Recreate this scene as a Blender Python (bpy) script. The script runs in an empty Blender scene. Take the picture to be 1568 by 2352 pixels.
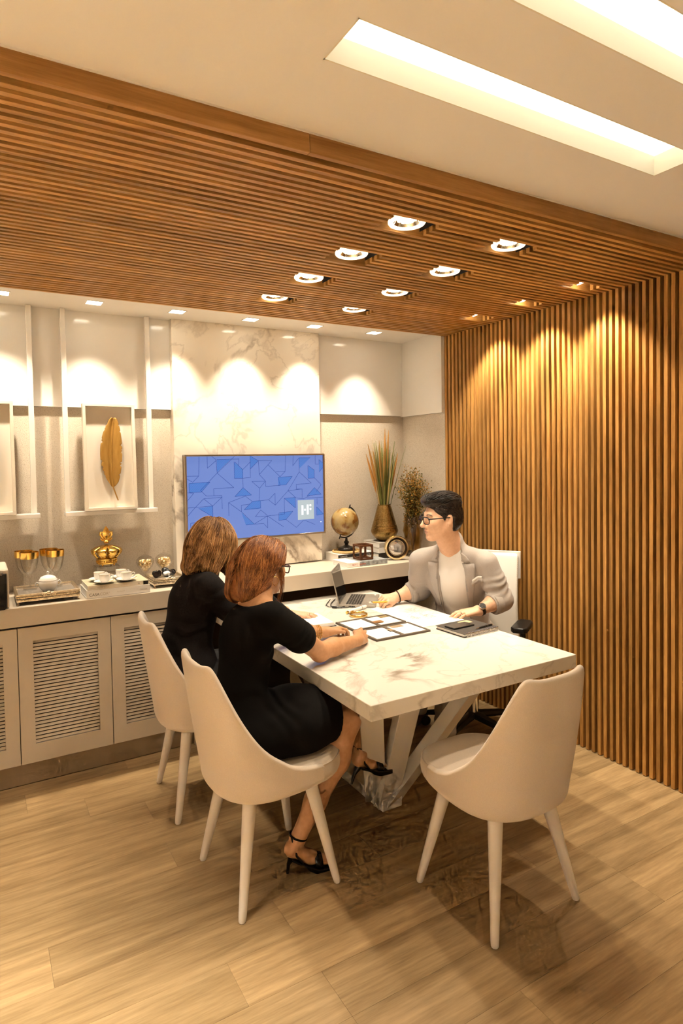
import bpy, bmesh, math, random
import numpy as np
from mathutils import Vector, Matrix
random.seed(7); np.random.seed(7)
PI = math.pi
SC = bpy.context.scene
COL = SC.collection
# ------------------------------------------------------------------ camera, world, exposure
cam = bpy.data.cameras.new('camera'); camo = bpy.data.objects.new('camera', cam); COL.objects.link(camo)
cam.sensor_fit = 'AUTO'; cam.sensor_width = 36.0
cam.lens = 1437.284 / 2352 * 36.0
cam.shift_y = -(1176 - 1103.62) / 2352
cam.clip_start = 0.05
camo.matrix_world = Matrix(((0.8624975, 0.02953829, -0.50519852, 0.0),
                            (-0.50581788, 0.01935779, -0.86242307, 0.0),
                            (-0.01569497, 0.99937619, 0.03163704, 1.65), (0, 0, 0, 1)))
SC.camera = camo
SC.view_settings.view_transform = 'Standard'; SC.view_settings.look = 'None'
SC.view_settings.gamma = 1.0; SC.view_settings.use_curve_mapping = False
SC.view_settings.exposure = 0.70
wd = bpy.data.worlds.new('world'); SC.world = wd; wd.use_nodes = True
wd.node_tree.nodes['Background'].inputs[0].default_value = (1.0, 0.74, 0.44, 1)
wd.node_tree.nodes['Background'].inputs[1].default_value = 0.05
SC.cycles.max_bounces = 6; SC.cycles.diffuse_bounces = 3; SC.cycles.glossy_bounces = 3
SC.cycles.transmission_bounces = 4; SC.cycles.transparent_max_bounces = 12
SC.cycles.use_light_tree = False; SC.cycles.use_adaptive_sampling = True; SC.cycles.adaptive_threshold = 0.06; SC.cycles.adaptive_min_samples = 12
SC.cycles.caustics_reflective = False; SC.cycles.caustics_refractive = False
SC.cycles.sample_clamp_indirect = 30.0
WARM = (1.0, 0.86, 0.66)
P_TABLE = 18.0      # spotlights in the slatted ceiling
P_WASH = 33.0       # tilted spots beside the slatted wall
P_NICHE = 44.0      # small square downlights
P_SLOT = 1.15        # strength of the light-slot diffusers
P_ROOM = 350.0       # unseen downlights, all but the first added to raise bounce light
# ------------------------------------------------------------------ materials
MATS = {}
def nn(nt, t, **k):
    n = nt.nodes.new(t)
    for a, v in k.items():
        if a.startswith('i_'):
            key = a[2:]
            key = int(key) if key.isdigit() else key.replace('_', ' ')
            n.inputs[key].default_value = v
        else: setattr(n, a, v)
    return n
def mat(name, col=(.8,.8,.8), rough=.5, metal=0., spec=.5, trans=0., ior=1.45, emit=None, estr=0., coat=0., sheen=0., alpha=1., sss=0.):
    if name in MATS: return MATS[name]
    m = bpy.data.materials.new(name); m.use_nodes = True
    b = m.node_tree.nodes['Principled BSDF']
    b.inputs['Base Color'].default_value = (*col, 1); b.inputs['Roughness'].default_value = rough
    b.inputs['Metallic'].default_value = metal; b.inputs['Specular IOR Level'].default_value = spec
    b.inputs['Transmission Weight'].default_value = trans; b.inputs['IOR'].default_value = ior
    b.inputs['Coat Weight'].default_value = coat; b.inputs['Sheen Weight'].default_value = sheen
    b.inputs['Alpha'].default_value = alpha
    if sss:
        b.inputs['Subsurface Weight'].default_value = sss; b.inputs['Subsurface Radius'].default_value = (.012,.005,.003); b.inputs['Subsurface Scale'].default_value = 1.0
    if emit is not None:
        b.inputs['Emission Color'].default_value = (*emit, 1); b.inputs['Emission Strength'].default_value = estr
    MATS[name] = m
    return m
def P(m): return m.node_tree.nodes['Principled BSDF']
def coords(nt, scale=(1,1,1), which='Object', rot=(0,0,0)):
    tc = nn(nt, 'ShaderNodeTexCoord'); mp = nn(nt, 'ShaderNodeMapping')
    mp.inputs['Scale'].default_value = scale; mp.inputs['Rotation'].default_value = rot
    nt.links.new(tc.outputs[which], mp.inputs['Vector']); return mp
def ramp(nt, stops):
    r = nn(nt, 'ShaderNodeValToRGB'); e = r.color_ramp.elements
    while len(e) < len(stops): e.new(.5)
    for i, (p, c) in enumerate(stops): e[i].position = p; e[i].color = (*c, 1)
    return r
def noise(nt, vec, scale, detail=4, rough=.55, dist=0.):
    n = nn(nt, 'ShaderNodeTexNoise'); n.inputs['Scale'].default_value = scale; n.inputs['Detail'].default_value = detail
    n.inputs['Roughness'].default_value = rough; n.inputs['Distortion'].default_value = dist
    if vec is not None: nt.links.new(vec, n.inputs['Vector'])
    return n
def bump(m, height_socket, strength=.2, dist=.01):
    nt = m.node_tree; b = nn(nt, 'ShaderNodeBump'); b.inputs['Strength'].default_value = strength; b.inputs['Distance'].default_value = dist
    nt.links.new(height_socket, b.inputs['Height']); nt.links.new(b.outputs['Normal'], P(m).inputs['Normal'])
def noisy(name, c1, c2, scale=40, rough=.6, bumpstr=.0, stretch=(1,1,1), bdist=.004, **k):
    if name in MATS: return MATS[name]
    m = mat(name, c1, rough, **k); nt = m.node_tree; mp = coords(nt, stretch)
    n = noise(nt, mp.outputs[0], scale, 5); r = ramp(nt, [(.3, c1), (.7, c2)])
    nt.links.new(n.outputs['Fac'], r.inputs[0]); nt.links.new(r.outputs[0], P(m).inputs['Base Color'])
    if bumpstr: bump(m, n.outputs['Fac'], bumpstr, bdist)
    return m
def wood(name, dark, light, stretch=(1,14,14), scale=3.0, rough=.45, var=.25, grain=.5):
    """streaky grain along local X, tone varied per piece"""
    if name in MATS: return MATS[name]
    m = mat(name, light, rough, spec=.3); nt = m.node_tree
    oi = nn(nt, 'ShaderNodeObjectInfo')
    tc = nn(nt, 'ShaderNodeTexCoord'); add = nn(nt, 'ShaderNodeVectorMath', operation='ADD')
    mul = nn(nt, 'ShaderNodeMath', operation='MULTIPLY'); mul.inputs[1].default_value = 37.0
    nt.links.new(oi.outputs['Random'], mul.inputs[0]); cmb = nn(nt, 'ShaderNodeCombineXYZ')
    for i in range(3): nt.links.new(mul.outputs[0], cmb.inputs[i])
    nt.links.new(tc.outputs['Object'], add.inputs[0]); nt.links.new(cmb.outputs[0], add.inputs[1])
    mp = nn(nt, 'ShaderNodeMapping'); mp.inputs['Scale'].default_value = stretch; nt.links.new(add.outputs[0], mp.inputs['Vector'])
    n1 = noise(nt, mp.outputs[0], scale, 6, .6, .3); n2 = noise(nt, mp.outputs[0], scale*6, 3, .6)
    mx = nn(nt, 'ShaderNodeMix'); mx.data_type = 'FLOAT'; mx.inputs[0].default_value = .3
    nt.links.new(n1.outputs['Fac'], mx.inputs[2]); nt.links.new(n2.outputs['Fac'], mx.inputs[3])
    r = ramp(nt, [(.5-grain*.35, dark), (.5+grain*.35, light)]); nt.links.new(mx.outputs[0], r.inputs[0])
    hv = nn(nt, 'ShaderNodeHueSaturation'); mr = nn(nt, 'ShaderNodeMapRange')
    mr.inputs[3].default_value = 1-var; mr.inputs[4].default_value = 1+var*.6
    nt.links.new(oi.outputs['Random'], mr.inputs[0]); nt.links.new(mr.outputs[0], hv.inputs['Value'])
    nt.links.new(r.outputs[0], hv.inputs['Color']); nt.links.new(hv.outputs[0], P(m).inputs['Base Color'])
    bump(m, mx.outputs[0], .08, .002)
    return m
def marble(name, scale=1.0, seed=0., rough=.12, base=(.86,.80,.70), vein=(.20,.14,.09), rot=(0,0,.6)):
    if name in MATS: return MATS[name]
    m = mat(name, base, rough); nt = m.node_tree
    mp = coords(nt, (scale, scale, scale), 'Object', rot); mp.inputs['Location'].default_value = (seed, seed*.7, seed*.3)
    n0 = noise(nt, mp.outputs[0], 1.6, 8, .6, .6)
    sub = nn(nt, 'ShaderNodeVectorMath', operation='MULTIPLY_ADD'); sub.inputs[1].default_value = (.9,.9,.9)
    nt.links.new(n0.outputs['Color'], sub.inputs[0]); nt.links.new(mp.outputs[0], sub.inputs[2])
    def veins(sc, width):
        n = noise(nt, sub.outputs[0], sc, 2, .5)
        s = nn(nt, 'ShaderNodeMath', operation='SUBTRACT'); s.inputs[1].default_value = .5; nt.links.new(n.outputs['Fac'], s.inputs[0])
        a = nn(nt, 'ShaderNodeMath', operation='ABSOLUTE'); nt.links.new(s.outputs[0], a.inputs[0])
        mr = nn(nt, 'ShaderNodeMapRange'); mr.inputs[1].default_value = 0; mr.inputs[2].default_value = width; mr.inputs[3].default_value = 1; mr.inputs[4].default_value = 0
        nt.links.new(a.outputs[0], mr.inputs[0]); return mr.outputs[0]
    v1 = veins(1.1, .030); v2 = veins(2.3, .024)
    patch = noise(nt, mp.outputs[0], 1.2, 3); pr = ramp(nt, [(.42, (0,0,0)), (.62, (1,1,1))]); nt.links.new(patch.outputs['Fac'], pr.inputs[0])
    m1 = nn(nt, 'ShaderNodeMath', operation='MULTIPLY'); nt.links.new(v1, m1.inputs[0]); nt.links.new(pr.outputs[0], m1.inputs[1])
    m2 = nn(nt, 'ShaderNodeMath', operation='MULTIPLY'); nt.links.new(v2, m2.inputs[0]); m2.inputs[1].default_value = .28
    mm = nn(nt, 'ShaderNodeMath', operation='MAXIMUM'); nt.links.new(m1.outputs[0], mm.inputs[0]); nt.links.new(m2.outputs[0], mm.inputs[1])
    sm = nn(nt, 'ShaderNodeMath', operation='MULTIPLY'); sm.inputs[1].default_value = .9; nt.links.new(mm.outputs[0], sm.inputs[0])
    mix = nn(nt, 'ShaderNodeMix'); mix.data_type = 'RGBA'; mix.inputs['A'].default_value = (*base,1); mix.inputs['B'].default_value = (*vein,1)
    nt.links.new(sm.outputs[0], mix.inputs['Factor']); nt.links.new(mix.outputs['Result'], P(m).inputs['Base Color'])
    return m
# base palette
M_WHITE = mat('white_lacquer', (.82,.79,.74), .12)
M_CEIL = mat('ceiling_paint', (.86,.84,.81), .9, spec=.2)
M_NICHE = mat('niche_ceiling_paint', (.80,.76,.70), .6)
M_WALLP = mat('plain_wall_paint', (.85,.81,.75), .8)
M_SLAT = wood('slat_wood', (.29,.130,.029), (.68,.365,.108), scale=2.2, var=.22)
M_BACKING = mat('dark_backing', (.045,.018,.006), .8)  # dark brown stands in for shaded timber in the gaps between slats
M_BLACK = mat('black_plastic', (.012,.011,.010), .35)
M_BLACKM = mat('black_matte', (.016,.014,.013), .75)
M_CHROME = mat('chrome', (.85,.83,.80), .12, 1.)
M_GOLD = mat('polished_gold', (.86,.56,.15), .2, 1.)
M_GREIGE = mat('greige_lacquer', (.56,.48,.38), .38)
def thin_glass(name, tint, ior=1.35, spec=.55):
    m = bpy.data.materials.new(name); m.use_nodes = True; nt = m.node_tree; nt.nodes.clear()
    out = nn(nt, 'ShaderNodeOutputMaterial'); tr = nn(nt, 'ShaderNodeBsdfTransparent'); gl = nn(nt, 'ShaderNodeBsdfGlossy'); fr = nn(nt, 'ShaderNodeLayerWeight'); pw_ = nn(nt, 'ShaderNodeMath', operation='POWER'); pw_.inputs[1].default_value = 2.5; sc_ = nn(nt, 'ShaderNodeMath', operation='MULTIPLY_ADD'); sc_.inputs[1].default_value = spec; sc_.inputs[2].default_value = .12*spec; mx = nn(nt, 'ShaderNodeMixShader')
    tr.inputs[0].default_value = (*tint,1); gl.inputs['Roughness'].default_value = .03; nt.links.new(fr.outputs['Facing'], pw_.inputs[0]); nt.links.new(pw_.outputs[0], sc_.inputs[0]); nt.links.new(sc_.outputs[0], mx.inputs[0]); nt.links.new(tr.outputs[0], mx.inputs[1]); nt.links.new(gl.outputs[0], mx.inputs[2]); nt.links.new(mx.outputs[0], out.inputs[0])
    MATS[name] = m; return m
M_GLASS = thin_glass('clear_glass', (.97,.96,.94))
M_PAPER = mat('paper', (.84,.81,.76), .8)
# ------------------------------------------------------------------ mesh helpers
class MB:
    def __init__(s): s.v = []; s.f = []; s.mi = []
    def add(s, vs, fs, mi=0):
        o = len(s.v); s.v += [tuple(v) for v in vs]; s.f += [tuple(i+o for i in f) for f in fs]; s.mi += [mi]*len(fs); return s
    def box(s, c, d, rot=None, mi=0):
        x, y, z = d[0]/2, d[1]/2, d[2]/2
        vs = [Vector((a*x, b*y, e*z)) for a in (-1,1) for b in (-1,1) for e in (-1,1)]
        if rot is not None: vs = [rot @ v for v in vs]
        vs = [v + Vector(c) for v in vs]
        return s.add(vs, [(0,1,3,2),(4,6,7,5),(0,4,5,1),(2,3,7,6),(0,2,6,4),(1,5,7,3)], mi)
    def b2(s, lo, hi, mi=0):
        return s.box([(a+b)/2 for a, b in zip(lo, hi)], [abs(b-a) for a, b in zip(lo, hi)], None, mi)
    def tube(s, pts, rad, n=10, caps=True, mi=0, flat=1.0, closed=False, up=None):
        pts = [Vector(p) for p in pts]
        if not hasattr(rad, '__len__'): rad = [rad]*len(pts)
        N = len(pts); prev = None; rings = []
        for i, p in enumerate(pts):
            a = pts[(i-1) % N] if (closed or i > 0) else p; b = pts[(i+1) % N] if (closed or i < N-1) else p
            t = (b-a).normalized()
            if prev is None:
                u = Vector(up) if up else (Vector((0,0,1)) if abs(t.z) < .9 else Vector((1,0,0)))
            else: u = prev
            u = (u - t*u.dot(t)); 
            if u.length < 1e-6: u = t.orthogonal()
            u.normalize(); w = t.cross(u); prev = u
            rings.append([p + (u*math.cos(2*PI*k/n)*flat + w*math.sin(2*PI*k/n))*rad[i] for k in range(n)])
        vs = [v for r in rings for v in r]; fs = []
        R_ = N if closed else N-1
        for i in range(R_):
            j = (i+1) % N
            for k in range(n):
                l = (k+1) % n; fs.append((i*n+k, i*n+l, j*n+l, j*n+k))
        if caps and not closed: fs += [tuple(range(n-1,-1,-1)), tuple((N-1)*n+k for k in range(n))]
        return s.add(vs, fs, mi)
    def lathe(s, prof, n=32, c=(0,0,0), mi=0, rot=None, a0=0., a1=2*PI):
        full = abs(a1-a0-2*PI) < 1e-6; m = n if full else n+1; vs = []
        for r, z in prof:
            for k in range(m):
                a = a0+(a1-a0)*k/n; v = Vector((r*math.cos(a), r*math.sin(a), z))
                if rot is not None: v = rot @ v
                vs.append(v+Vector(c))
        fs = []
        for i in range(len(prof)-1):
            for k in range(n):
                l = (k+1) % m; fs.append((i*m+k, i*m+l, (i+1)*m+l, (i+1)*m+k))
        return s.add(vs, fs, mi)
    def prism(s, poly, z0, z1, mi=0, M=None):
        n = len(poly); vs = [Vector((x,y,z0)) for x,y in poly]+[Vector((x,y,z1)) for x,y in poly]
        if M is not None: vs = [M @ v for v in vs]
        fs = [tuple(range(n-1,-1,-1)), tuple(range(n,2*n))]+[(i,(i+1)%n,n+(i+1)%n,n+i) for i in range(n)]
        return s.add(vs, fs, mi)
    def grid(s, rows, mi=0, closed_u=False, closed_v=False):
        a, b = len(rows), len(rows[0]); vs = [p for r in rows for p in r]; fs = []
        for i in range(a if closed_v else a-1):
            for k in range(b if closed_u else b-1):
                j, l = (i+1)%a, (k+1)%b; fs.append((i*b+k, i*b+l, j*b+l, j*b+k))
        return s.add(vs, fs, mi)
    def ball(s, c, r, n=12, m=8, mi=0, rot=None):
        if not hasattr(r, '__len__'): r = (r,r,r)
        vs = []; 
        for i in range(m+1):
            t = PI*i/m
            for k in range(n):
                p = Vector((r[0]*math.sin(t)*math.cos(2*PI*k/n), r[1]*math.sin(t)*math.sin(2*PI*k/n), r[2]*math.cos(t)))
                if rot is not None: p = rot @ p
                vs.append(p+Vector(c))
        fs = [(i*n+k, (i+1)*n+k, (i+1)*n+(k+1)%n, i*n+(k+1)%n) for i in range(m) for k in range(n)]
        return s.add(vs, fs, mi)
    def mesh(s, name):
        me = bpy.data.meshes.new(name); me.from_pydata(s.v, [], s.f); me.update()
        return me
    def build(s, name, material, parent=None, smooth=True, bevel=0., seg=2, sub=0, loc=None, rotz=None, angle=40, merge=True):
        me = s.mesh(name)
        bm = bmesh.new(); bm.from_mesh(me)
        if merge: bmesh.ops.remove_doubles(bm, verts=bm.verts, dist=1e-6)
        bmesh.ops.recalc_face_normals(bm, faces=bm.faces); bm.to_mesh(me); bm.free()
        return finish(name, me, material, parent, smooth, bevel, seg, sub, loc, rotz, angle, s.mi if not merge else None)
def finish(name, me, material, parent=None, smooth=True, bevel=0., seg=2, sub=0, loc=None, rotz=None, angle=40, mi=None):
    ms = material if isinstance(material, (list, tuple)) else [material]
    for m in ms: me.materials.append(m)
    if mi is not None and len(ms) > 1: me.polygons.foreach_set('material_index', mi)
    o = bpy.data.objects.new(name, me); COL.objects.link(o)
    if smooth:
        me.polygons.foreach_set('use_smooth', [True]*len(me.polygons))
        if bevel == 0 and sub == 0: me.set_sharp_from_angle(angle=math.radians(angle))
    if bevel:
        b = o.modifiers.new('bevel', 'BEVEL'); b.width = bevel; b.segments = seg; b.limit_method = 'ANGLE'; b.angle_limit = math.radians(35)
        b.harden_normals = False
    if sub:
        b = o.modifiers.new('sub', 'SUBSURF'); b.levels = sub; b.render_levels = sub
    if bevel and smooth and not sub:
        me.set_sharp_from_angle(angle=math.radians(85))
    if parent is not None: o.parent = parent
    if loc is not None: o.location = loc
    if rotz is not None: o.rotation_euler = (0,0,rotz)
    return o
def thing(name, label, cat, loc=(0,0,0), rotz=0., group=None, kind=None):
    o = bpy.data.objects.new(name, None); COL.objects.link(o); o.empty_display_size = .05
    o.location = loc; o.rotation_euler = (0,0,rotz); return tag(o, label, cat, group, kind)
def tag(o, label=None, cat=None, group=None, kind=None):
    if label: o['label'] = label
    if cat: o['category'] = cat
    if group: o['group'] = group
    if kind: o['kind'] = kind
    return o
def struct(o, label, cat): return tag(o, label, cat, None, 'structure')
def inst(src, parent=None, loc=None, rot=None, name=None):
    c = src.copy(); COL.objects.link(c); c.parent = parent
    if name: c.name = name
    if loc is not None: c.location = loc
    if rot is not None: c.rotation_euler = rot
    return c
def dup(root, loc=None, rotz=None, label=None, group=None):
    r = root.copy(); COL.objects.link(r)
    if loc is not None: r.location = loc
    if rotz is not None: r.rotation_euler = (0,0,rotz)
    if label: r['label'] = label
    if group: r['group'] = group
    for ch in list(root.children):
        if ch.type == 'LIGHT': continue
        c = ch.copy(); COL.objects.link(c); c.parent = r
        for g in list(ch.children):
            d = g.copy(); COL.objects.link(d); d.parent = c
    return r
def spot(name, parent, loc, target, power, size, blend=.5, radius=.03, color=WARM):
    l = bpy.data.lights.new(name, 'SPOT'); l.energy = power; l.spot_size = math.radians(size); l.spot_blend = blend
    l.shadow_soft_size = radius; l.color = color
    o = bpy.data.objects.new(name, l); COL.objects.link(o); o.parent = parent; o.location = loc
    d = Vector(target)-Vector(loc); o.rotation_euler = d.to_track_quat('-Z','Y').to_euler()
    return o
def RZ(a): return Matrix.Rotation(a, 3, 'Z')
def RX(a): return Matrix.Rotation(a, 3, 'X')
def RY(a): return Matrix.Rotation(a, 3, 'Y')
def text_obj(name, body, size, material, parent, M, depth=.0004, align='LEFT', font_scale=1.0):
    c = bpy.data.curves.new(name, 'FONT'); c.body = body; c.size = size; c.extrude = depth; c.align_x = align; c.space_character = font_scale
    t = bpy.data.objects.new(name, c); COL.objects.link(t)
    dg = bpy.context.evaluated_depsgraph_get(); dg.update()
    me = bpy.data.meshes.new_from_object(t.evaluated_get(dg)); bpy.data.objects.remove(t); bpy.data.curves.remove(c)
    me.materials.clear(); me.materials.append(material)
    o = bpy.data.objects.new(name, me); COL.objects.link(o); o.parent = parent; o.matrix_basis = M
    return o
# ------------------------------------------------------------------ the room
XL, XR, YB, YF = -2.6, 2.93, 4.0, -1.9
ZC = 2.585; ZS = 2.528; YW0, YW1 = 1.60, 3.515; PITCH = .0385
# floor of planks running along x
M_FLOOR = wood('oak_floor', (.24,.148,.062), (.57,.395,.20), stretch=(.8,10.,10.), scale=2.2, rough=.42, var=.14, grain=.58)
fl = struct(MB().b2((XL-.1,YF-.1,-.06), (XR+.15,4.2,-.008)).build('floor', mat('floor_underlay', (.08,.05,.025), .9), smooth=False), 'warm oak plank floor running across the whole room', 'floor')
PWD, PLN = .192, 1.24
pk = MB().b2((0,0,-.010), (PLN-.0005,PWD-.0005,0)).build('plank', M_FLOOR, fl, smooth=False, bevel=.0003, seg=1)
firstp = True
row = 0; y = YF
while y < 3.72:
    x = XL - random.choice((.2,.45,.7,.95))
    while x < XR+.05:
        if x+PLN > XL and (y > -.4 or x > -1.4):
            if firstp: pk.location = (x,y,0); firstp = False
            else: inst(pk, fl, (x,y,0))
        x += PLN
    y += PWD; row += 1
# walls outside the view close the room
struct(MB().b2((XL-.1,YF-.1,0), (XL,4.2,2.8)).build('wall_left', M_WALLP, smooth=False), 'plain painted wall at the far left of the room', 'wall')
struct(MB().b2((XL,YF-.1,0), (XR+.15,YF,2.8)).build('wall_front', M_WALLP, smooth=False), 'plain painted wall behind the viewer', 'wall')
# back wall: rough render below, white lacquer boxing above
M_REND = mat('rough_render', (.66,.58,.48), .9, spec=.2)
nt = M_REND.node_tree; mp = coords(nt, (1,1,1)); n1 = noise(nt, mp.outputs[0], 260, 3, .6); n2 = noise(nt, mp.outputs[0], 300, 2, .5)
r = ramp(nt, [(.30, (.42,.34,.25)), (.42, (.64,.56,.46)), (.75, (.74,.67,.57))]); nt.links.new(n2.outputs['Fac'], r.inputs[0])
nt.links.new(r.outputs[0], P(M_REND).inputs['Base Color']); bump(M_REND, n1.outputs['Fac'], .55, .004)
struct(MB().b2((XL,4.026,0), (XR+.15,4.2,2.8)).build('wall_back', M_REND, smooth=False), 'pale sandy textured wall behind the credenza', 'wall')
ub = MB().b2((XL,4.0,1.99), (2.905,4.03,2.57)).build('trim_1', M_WHITE, smooth=False, bevel=.002)
struct(ub, 'glossy white panelling across the top of the back wall', 'wall panel')
ur = MB().b2((2.905,3.52,1.985), (3.0,4.03,2.57)).build('trim_2', M_WHITE, smooth=False, bevel=.002)
struct(ur, 'glossy white panelling on the short return wall beside the slats', 'wall panel')
struct(MB().b2((2.928,3.517,0), (3.08,4.2,2.8)).build('wall_return', M_REND, smooth=False), 'pale textured return wall behind the plants', 'wall')
# white main ceiling with two light slots
ce = MB()
S1 = (.728,1.140,1.990,1.298); S2 = (.55,.795,2.35,.948)   # x0,y0,x1,y1
SH = .075
ce.b2((XL,YF,ZC), (XR+.15,S2[1],ZC+SH)); ce.b2((XL,S2[3],ZC), (XR+.15,S1[1],ZC+SH)); ce.b2((XL,S1[3],ZC), (XR+.15,YW0,ZC+SH))
for s_ in (S1,S2):
    ce.b2((XL,s_[1],ZC), (s_[0],s_[3],ZC+SH)); ce.b2((s_[2],s_[1],ZC), (XR+.15,s_[3],ZC+SH))
ceil = struct(ce.build('ceiling', M_CEIL, smooth=False), 'plain off-white ceiling with long light slots', 'ceiling')
struct(MB().b2((XL,YF,2.70), (XR+.15,4.2,2.80)).build('roof_slab', M_CEIL, smooth=False), 'ceiling slab above the panelling', 'ceiling')
struct(MB().b2((XL,YW0-.004,ZC-.004), (XR,YW0+.004,ZC+.05)).build('trim_3', mat('white_edge', (.8,.76,.7), .5), smooth=False), 'thin white bead where ceiling meets timber fascia', 'trim')
M_DIFF = mat('light_diffuser', (.9,.88,.8), .6, emit=(1.,.94,.74), estr=P_SLOT)
M_SLOTW = mat('slot_side', (.80,.76,.66), .7)
for s_, lab in ((S1,'long glowing light slot recessed in the white ceiling beside the timber fascia'), (S2,'second glowing light slot cut off by the top right corner of the picture')):
    t = thing('light_slot', lab, 'ceiling light', ((s_[0]+s_[2])/2,(s_[1]+s_[3])/2,ZC))
    hx, hy = (s_[2]-s_[0])/2, (s_[3]-s_[1])/2
    fr = MB(); th = .004
    fr.b2((-hx,-hy,.0),(hx,-hy+th,.066)); fr.b2((-hx,hy-th,0),(hx,hy,.066)); fr.b2((-hx,-hy,0),(-hx+th,hy,.066)); fr.b2((hx-th,-hy,0),(hx,hy,.066))
    fr.build('frame', M_SLOTW, t, smooth=False)
    MB().b2((-hx,-hy,.064),(hx,hy,.073)).build('diffuser', M_DIFF, t, smooth=False)
# slatted timber ceiling
cb = struct(MB().b2((XL,YW0,ZS+.07), (XR+.13,YW1,ZS+.09)).build('ceiling_slatted', M_BACKING, smooth=False), 'slatted timber ceiling over the meeting table', 'ceiling')
M_FASC = wood('fascia_wood', (.28,.125,.028), (.54,.28,.085), scale=1.6, stretch=(1,16,16), var=.15)
LIGHTS = [(1.43,1.925),(1.43,2.325),(1.43,2.725),(1.43,3.125),(1.955,1.925),(1.955,2.335),(1.955,2.745),(1.955,3.155)]
WASH = [(2.75,2.18),(2.75,2.57),(2.75,2.965)]
CUT = [(x-.095,x+.115,y-.068,y+.068) for x,y in LIGHTS]+[(x-.075,x+.08,y-.04,y+.04) for x,y in WASH]
segs = {}
def slat_piece(x0, x1, y):
    L = round(x1-x0,4)
    if L not in segs:
        o = MB().b2((0,-.0095,0), (L,.0095,.07)).build('slat', M_SLAT, cb, smooth=False); o.location = (x0,y,ZS); segs[L] = o
    else: inst(segs[L], cb, (x0,y,ZS))
NS = int((YW1-YW0-.012)/PITCH)
SY = [YW1-.0105-PITCH*i for i in range(NS+1)]
for y in SY:
    if y < YW0+.03: continue
    cuts = sorted([c for c in CUT if c[2] < y < c[3]])
    x = XL
    for c in cuts: slat_piece(x, c[0], y); x = c[1]
    slat_piece(x, XR+.019, y)
MBf = MB().b2((XL,YW0,ZS), (.02+.83,YW0+.019,ZC)); fa = MBf.build('fascia_board', M_FASC, cb, smooth=False, bevel=.001, seg=1)
for a, b in ((.8505,XR+.02),):
    MB().b2((a,YW0,ZS), (b,YW0+.019,ZC)).build('fascia_board', M_FASC, cb, smooth=False, bevel=.001, seg=1)
for o in list(cb.children):
    pass
# slatted timber wall on the right
wr = struct(MB().b2((XR+.065,YF,0), (XR+.15,YW1,ZS+.04)).build('wall_right', M_BACKING, smooth=False), 'slatted timber wall to the right of the meeting table', 'wall')
ws = None
WSY = [YW1-.0105-PITCH*i for i in range(int((YW1-.55)/PITCH))]
for y in WSY:
    if ws is None:
        ws = MB().b2((-.0205,-.0095,-.0205+.0205), (2.55,.0095,.065)).build('slat', M_SLAT, wr, smooth=False)
        ws.data.transform(Matrix.Translation((0.0205,0,0)))
        # local x runs up the wall, local z points into the wall
        ws.matrix_basis = Matrix(((0,0,1,XR),(0,-1,0,y),(1,0,0,.004),(0,0,0,1)))
    else:
        c = inst(ws, wr); c.matrix_basis = Matrix(((0,0,1,XR),(0,-1,0,y),(1,0,0,.004),(0,0,0,1)))
struct(MB().b2((XR,YF,0), (XR+.065,.50,2.59)).build('wall_right_plain', M_WALLP, smooth=False), 'plain wall beyond the end of the slats', 'wall')
# white soffit of the niche
struct(MB().b2((XL,YW1-.002,2.558), (3.05,4.1,2.70)).build('ceiling_niche', M_NICHE, smooth=False), 'white soffit with square downlights above the credenza', 'ceiling')
# ---- fixtures
M_LAMP = mat('lamp_glow', (1,1,1), .4, emit=(1.,.9,.7), estr=14.)
M_RING = mat('lamp_ring', (.9,.87,.82), .35, emit=(1.,.86,.62), estr=.9)  # ring is no lamp: its emission stands in for lamp glow falling on it
M_REFL = mat('lamp_reflector', (.9,.9,.88), .08, 1.)
order = ['nearest the camera','second from the camera','third from the camera','farthest from the camera']
proto = None
for i,(x,y) in enumerate(LIGHTS):
    lab = 'round spotlight in the %s row of the slatted ceiling, %s' % ('left' if i < 4 else 'right', order[i%4])
    if proto is None:
        t = thing('round_spotlight', lab, 'ceiling light', (x,y,ZS), 0, 'round spotlights in the slatted ceiling'); proto = t
        rg = MB(); N=40
        rg.tube([(.062*math.cos(2*PI*k/N), .062*math.sin(2*PI*k/N), .016) for k in range(N)], .010, 10, closed=True)
        rg.build('ring', M_RING, t)
        MB().lathe([(.055,.010),(.048,.024),(.036,.038),(.018,.046)], 32).build('reflector', M_REFL, t, angle=180)
        fc = MB()
        for k in range(14):
            a = 2*PI*k/14; fc.box((.040*math.cos(a),.040*math.sin(a),.024),(.010,.012,.002), RZ(a) @ RY(-.7))
        fc.build('facet', M_REFL, t, smooth=False)
        lp = MB().lathe([(.0,.020),(.03,.022),(.044,.030),(.0,.032)], 24).build('lamp', M_LAMP, t)
        h = MB(); h.b2((-.092,-.066,.062),(.112,.066,.068))
        for a,b in (((-.094,-.068,.02),(-.092,.068,.068)),((.112,-.068,.02),(.114,.068,.068))): h.b2(a,b)
        h.build('housing', M_BLACKM, t, smooth=False)
        MB().tube([(-.085,-.02,.03),(-.07,-.015,.02),(-.062,-.012,.018)], .004, 6).build('clip', M_CHROME, t)
    else: t = dup(proto, (x,y,ZS), 0, lab, 'round spotlights in the slatted ceiling')
    spot('spot_light', t, (0,0,-.004), (0,0,-2), P_TABLE, 92, .55, .045)
proto = None
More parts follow.
